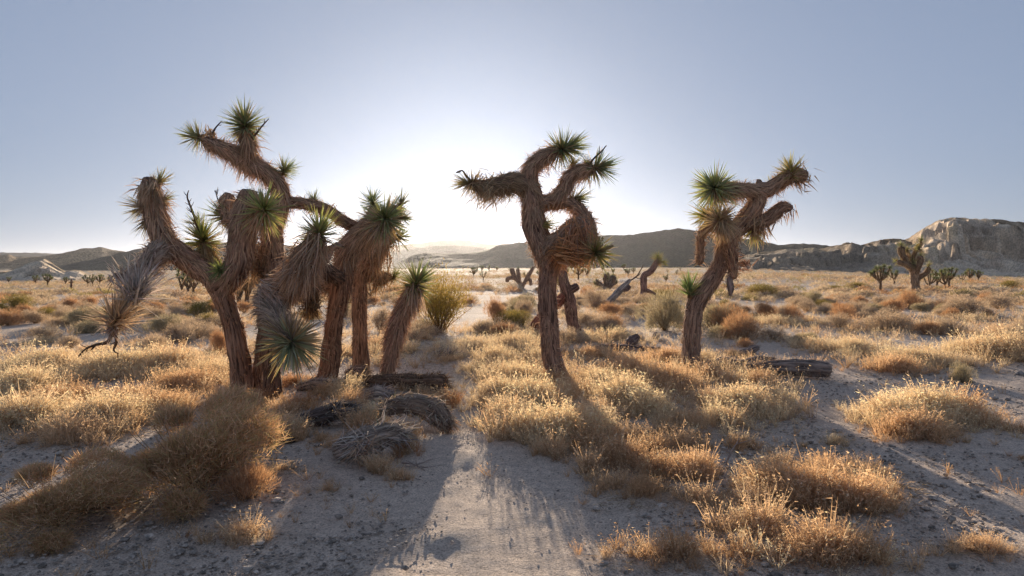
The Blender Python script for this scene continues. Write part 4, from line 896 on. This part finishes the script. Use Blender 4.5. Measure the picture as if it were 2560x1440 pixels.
NAMES = [("creosote bush", 1092, 14), ("central big tree", 1385, 10), ("right hand big tree", 1727, 10.5), ("leftmost big tree", 607, 9), ("crooked two headed tree", 1607, 30), ("leaning pale log", 1515, 28),
         ("club armed stubby tree", 1307, 45), ("largest far right tree", 2288, 45), ("round headed far tree", 2201, 48), ("thin dark post", 178, 50), ("paired rust brown domes", 1955, 20), ("left edge olive bush", 30, 25),
         ("three trees under the left arm", 469, 45), ("dead two legged tree", 1430, 15), ("small unbranched tree", 966, 9.5), ("right edge pale shrub", 2520, 25), ("straight trunk", 902, 9.7), ("two rusty domes", 188, 25)]
ORD = ["", "second ", "third ", "fourth ", "fifth ", "sixth ", "seventh ", "eighth ", "ninth ", "tenth ", "eleventh ", "twelfth ", "thirteenth ", "fourteenth ", "fifteenth ", "sixteenth ", "seventeenth ", "eighteenth ", "nineteenth ", "twentieth "]
pending = {}
for (y, x, z) in cand[:NI]:
    kd = random.choices(['dome', 'rust', 'grey', 'olive'], [8, 2, 1, .6])[0]; me = random.choice(SM[kd])
    o = bpy.data.objects.new("dry_shrub", me); SC.collection.objects.link(o); r = rng.uniform(.26, .6)
    o.location = (x, y, z - .01); o.scale = (r, r, r * rng.uniform(.75, 1.1)); o.rotation_euler = (0, 0, rng.uniform(0, 6.28))
    px_ = 1280 + x / y * F; nm_, mx_, my_ = min(NAMES, key=lambda m_: (px_ - m_[1]) ** 2 + (900 * math.log(y / m_[2]) * .35) ** 2)
    dr_ = ("left" if px_ < mx_ else "right") + " of"; dep_ = "beyond" if y > my_ * 1.15 else "before" if y < my_ * .85 else "beside"
    ad_ = {'dome': "pale tan", 'rust': "rusty brown", 'grey': "grey green", 'olive': "olive"}[kd]
    pending.setdefault((ad_, dr_, dep_, nm_), []).append((abs(px_ - mx_), o)); lab = None
    tag(o, lab, "shrub", {'dome': "pale dry shrubs on the flat", 'rust': "rusty dry shrubs on the flat", 'grey': "grey green shrubs on the flat", 'olive': "olive shrubs on the flat"}[kd])
for (ad_, dr_, dep_, nm_), lst in pending.items():
    lst.sort(key=lambda q_: q_[0])
    for n_, (_, o) in enumerate(lst):
        o['label'] = "%s%s shrub %s and %s the %s" % (ORD[min(n_, 19)], ad_, dr_, dep_, nm_)
def clump_tpl(n):
    p = rdir(n) * rng.uniform(.6, 1, (n, 1)); p[:, 2] = np.abs(p[:, 2]) * .85
    d = nrm(p + [0, 0, .5]) + rng.normal(0, .5, (n, 3)); m = MB(); blades(m, p, d, rng.uniform(.2, .4, n), rng.uniform(.04, .09, n), (1, 1, 1), (1.1, 1.1, 1.1), segs=1)
    return m.v[0], m.f3[0]
T1 = [clump_tpl(260) for _ in range(3)]; T2 = [clump_tpl(70) for _ in range(3)]
mass = MB(); PAL = np.array([(.50,.41,.32),(.46,.37,.30),(.55,.46,.36),(.46,.30,.19),(.34,.30,.15),(.56,.48,.38)])
for (y, x, z) in cand[NI:]:
    v, f = random.choice(T1 if y < 50 else T2); r = rng.uniform(.28, .62) * (1 if y < 60 else 1.4 if y < 330 else 2.0)
    a = rng.uniform(0, 6.28); ca, sa = math.cos(a), math.sin(a)
    q = np.stack([v[:, 0] * ca - v[:, 1] * sa, v[:, 0] * sa + v[:, 1] * ca, v[:, 2] * rng.uniform(.6, .9)], 1) * r + [x, y, z]
    c = PAL[rng.integers(0, 6)] * rng.uniform(.85, 1.15); mass.add(q, f, None, np.repeat(c * rng.uniform(.8, 1.2, (len(v) // 3, 1)), 3, 0))
tag(mass.build("scrub", M_SHRUB), "pale desert scrub covering the flat out to the hills", "scrub", kind="stuff")

# ================================================================== GRASS
def tuft(n, h=1.0, spread=.32, seed_heads=True):
    m = MB(); a = rng.uniform(0, 6.28, n); r = rng.uniform(0, .16, n); p = np.stack([np.cos(a) * r, np.sin(a) * r, 0 * a], 1)
    d = np.stack([np.cos(a) * spread * rng.uniform(.1, 1.6, n), np.sin(a) * spread * rng.uniform(.1, 1.6, n), np.ones(n)], 1) + rng.normal(0, .12, (n, 3))
    L = rng.uniform(.3, 1.15, n) * h; dr = rng.uniform(0, .4, n)
    blades(m, p, d, L, rng.uniform(.011, .02, n), (0, 0, 0), (1, 0, 0), droop=dr, segs=3, wtip=.4)
    if seed_heads:
        dn = nrm(d); tip = p + dn * L[:, None]; tip[:, 2] -= dr * L; k = 3
        q = np.repeat(tip, k, 0) - np.repeat(dn, k, 0) * rng.uniform(0, .3, (n * k, 1)) * np.repeat(L, k)[:, None]
        blades(m, q, np.repeat(dn, k, 0) + rng.normal(0, .6, (n * k, 3)) + [0, 0, -.2], rng.uniform(.05, .11, n * k), .026, (1, 1, 0), (1, 1, 0), segs=1, droop=.3)
    V = np.concatenate(m.v); C = np.concatenate(m.c)
    return V, np.concatenate(m.f3), np.concatenate(m.f4), C
TF = [tuft(34, 1.0, .38) for _ in range(9)]; TL = [tuft(15, 1.0, .34) for _ in range(7)]
gm = MB()
def put_tuft(x, y, hgt, kind, tpl, wide=1.0):
    V, f3, f4, C = tpl; a = rng.uniform(0, 6.28); ca, sa = math.cos(a), math.sin(a)
    hw = hgt * wide
    q = np.stack([(V[:, 0] * ca - V[:, 1] * sa) * hw, (V[:, 0] * sa + V[:, 1] * ca) * hw, V[:, 2] * hgt], 1) + [x, y, float(gz(x, y)) + .005]
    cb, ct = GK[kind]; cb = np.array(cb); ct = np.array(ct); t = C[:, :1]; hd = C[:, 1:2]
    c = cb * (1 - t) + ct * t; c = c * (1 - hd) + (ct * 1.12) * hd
    c = c * rng.uniform(.8, 1.18); gm.add(q, f3, f4, np.clip(c, 0, .85))
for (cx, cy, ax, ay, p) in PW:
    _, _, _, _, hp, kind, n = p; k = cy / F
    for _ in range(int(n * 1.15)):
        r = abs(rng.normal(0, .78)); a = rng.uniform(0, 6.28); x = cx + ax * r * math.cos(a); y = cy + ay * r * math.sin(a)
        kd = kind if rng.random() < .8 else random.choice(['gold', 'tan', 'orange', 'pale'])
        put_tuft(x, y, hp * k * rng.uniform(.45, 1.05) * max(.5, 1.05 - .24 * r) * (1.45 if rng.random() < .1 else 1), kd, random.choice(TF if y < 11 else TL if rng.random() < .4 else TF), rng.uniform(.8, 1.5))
# general thin grass over the flat
def blocked(px, py):
    return any(((px - g[0]) / g[2]) ** 2 + ((py - g[1]) / g[3]) ** 2 < 1 for g in GAPS)
for y0, y1, n in ((6.5, 10, 1300), (8, 13, 2600), (13, 22, 3400), (22, 40, 4200), (40, 70, 3000)):
    yy = np.sqrt(rng.uniform(y0 ** 2, y1 ** 2, n)); xx = rng.uniform(-.85, .85, n) * yy
    nz = fbm(xx / 1.9 + 3, yy / 1.9 + 8, 3, 71)
    for x, y, q in zip(xx, yy, nz):
        if q < .44: continue
        px = 1280 + x / y * F; py = HOR + CZ / y * F
        if blocked(px, py) or (y < 14 and 1100 < px < 1200) or (y < 10.5 and px > 2050) or (y < 10 and 600 < px < 1180): continue
        put_tuft(x, y, rng.uniform(.14, .32), random.choice(['gold', 'gold', 'tan', 'pale', 'orange']), random.choice(TL), 1.1)
# sparse sprigs on the sand close to the viewer
for _ in range(420):
    y = rng.uniform(3.2, 9); x = rng.uniform(-.8, .8) * y; px = 1280 + x / y * F; py = HOR + CZ / y * F
    if 1000 < px < 1450 and py > 930 and rng.random() < .93: continue
    if fbm(np.array([x * 1.1]), np.array([y * 1.1]), 2, 83)[0] < .5: continue
    put_tuft(x, y, rng.uniform(.05, .16), random.choice(['tan', 'orange', 'brown']), random.choice(TL), 1.5)
tag(gm.build("grass", M_GRASS), "dry golden desert grass with pale seed heads over the sand", "grass", kind="stuff")

# ================================================================== GRAVEL, STONES
def stone_tpl():
    t = (1 + 5 ** .5) / 2
    v = nrm(np.array([(-1,t,0),(1,t,0),(-1,-t,0),(1,-t,0),(0,-1,t),(0,1,t),(0,-1,-t),(0,1,-t),(t,0,-1),(t,0,1),(-t,0,-1),(-t,0,1)], float))
    f = np.array([(0,11,5),(0,5,1),(0,1,7),(0,7,10),(0,10,11),(1,5,9),(5,11,4),(11,10,2),(10,7,6),(7,1,8),(3,9,4),(3,4,2),(3,2,6),(3,6,8),(3,8,9),(4,9,5),(2,4,11),(6,2,10),(8,6,7),(9,8,1)])
    return v, f
SV, SF = stone_tpl(); st = MB(); cnt = 22000
yy = 3.0 + 9 * rng.random(cnt) ** 1.3; xx = rng.uniform(-.82, .82, cnt) * yy
dn_ = fbm(xx * .9 + 5, yy * .9 + 5, 3, 99)
zz = gz(xx, yy)
for x, y, z, q in zip(xx, yy, zz, dn_):
    if q < .47 and rng.random() < .85: continue
    if 1090 < 1280 + x / y * F < 1450 and rng.random() < .75: continue
    s = rng.uniform(.005, .013) if rng.random() < .96 else rng.uniform(.014, .034)
    if 1020 < 1280 + x / y * F < 1480 and s > .008: s = .006
    v = SV * s * rng.uniform(.7, 1.3, (12, 1)) * [1.2, 1, .6] + [x, y, z + .012 + s * .15]
    c = np.array((.40, .35, .31)) * rng.uniform(.55, 1.5); st.add(v, SF, None, np.clip(c, 0, .7))
tag(st.build("gravel", M_WOOD), "small grey and pale pebbles strewn over the sand", "gravel", kind="stuff")
lt = MB(); n = 60000
yy = 3.0 + 11 * rng.random(n) ** 1.1; xx = rng.uniform(-.82, .82, n) * yy
ppx = 1280 + xx / yy * F; onp = (ppx > 1000) & (ppx < 1480) & (yy < 9)
keep = ((litter(xx, yy) + fbm(xx * .8, yy * .8, 3, 55) * .7) > .47) & ~(onp & (litter(xx, yy) < .35)); xx = xx[keep]; yy = yy[keep]; n = len(xx)
p = np.stack([xx, yy, gz(xx, yy) + .02], 1); a = rng.uniform(0, 6.28, n)
c = vary((.36, .29, .22), n, .5)
blades(lt, p, np.stack([np.cos(a), np.sin(a), rng.uniform(-.05, .3, n)], 1), rng.uniform(.03, .10, n), rng.uniform(.003, .005, n), c, c, segs=2, droop=.1)
tag(lt.build("litter", M_GRASS), "dead stems and leaf litter lying on the sand", "litter", kind="stuff")
def rock(px, py, wpx, hpx, label):
    x, y, z = ground_at(px, py); k = y / F
    import bmesh
    bm = bmesh.new(); bmesh.ops.create_icosphere(bm, subdivisions=3, radius=1)
    v = np.array([q.co[:] for q in bm.verts]); f = np.array([[w_.index for w_ in q.verts] for q in bm.faces]); bm.free()
    v = v * (1 + .55 * (fbm(v[:, 0] * 1.3 + px, v[:, 1] * 1.3 + v[:, 2] * 1.7, 3, px) - .5))[:, None]
    m = MB(); m.add(v * [wpx / 2 * k, wpx / 2 * k * .8, hpx * .6 * k] + [x, y, z + hpx * .3 * k], f, None, (.34, .30, .28))
    tag(m.build("stone", M_WOOD, None, (x, y, z), True), label, "stone")
rock(1432, 948, 36, 22, "grey stone at the foot of the central trunk"); rock(1640, 848, 18, 20, "small pale stone below the large grey green shrub")
rock(1372, 960, 16, 9, "small stone left of the central trunk foot"); rock(2548, 938, 22, 12, "pale stone near the right edge")

# ================================================================== HAZE
m, t = new_mat("haze_air"); pv = N_(t, "ShaderNodeVolumePrincipled"); out = N_(t, "ShaderNodeOutputMaterial")
pv.inputs['Density'].default_value = 0.000030; pv.inputs['Anisotropy'].default_value = 0.70; pv.inputs['Color'].default_value = (.93, .95, 1, 1)
t.links.new(pv.outputs[0], out.inputs['Volume'])
mb = MB(); hx = 7500; x0, x1, y0, y1, z0, z1 = -hx, hx, -hx, hx, -20, 160
V = [(x, y, z) for z in (z0, z1) for y in (y0, y1) for x in (x0, x1)]
mb.add(V, None, [(0, 2, 3, 1), (4, 5, 7, 6), (0, 1, 5, 4), (2, 6, 7, 3), (0, 4, 6, 2), (1, 3, 7, 5)])
tag(mb.build("haze", m), "thin warm desert haze over the flat", "haze", kind="stuff")
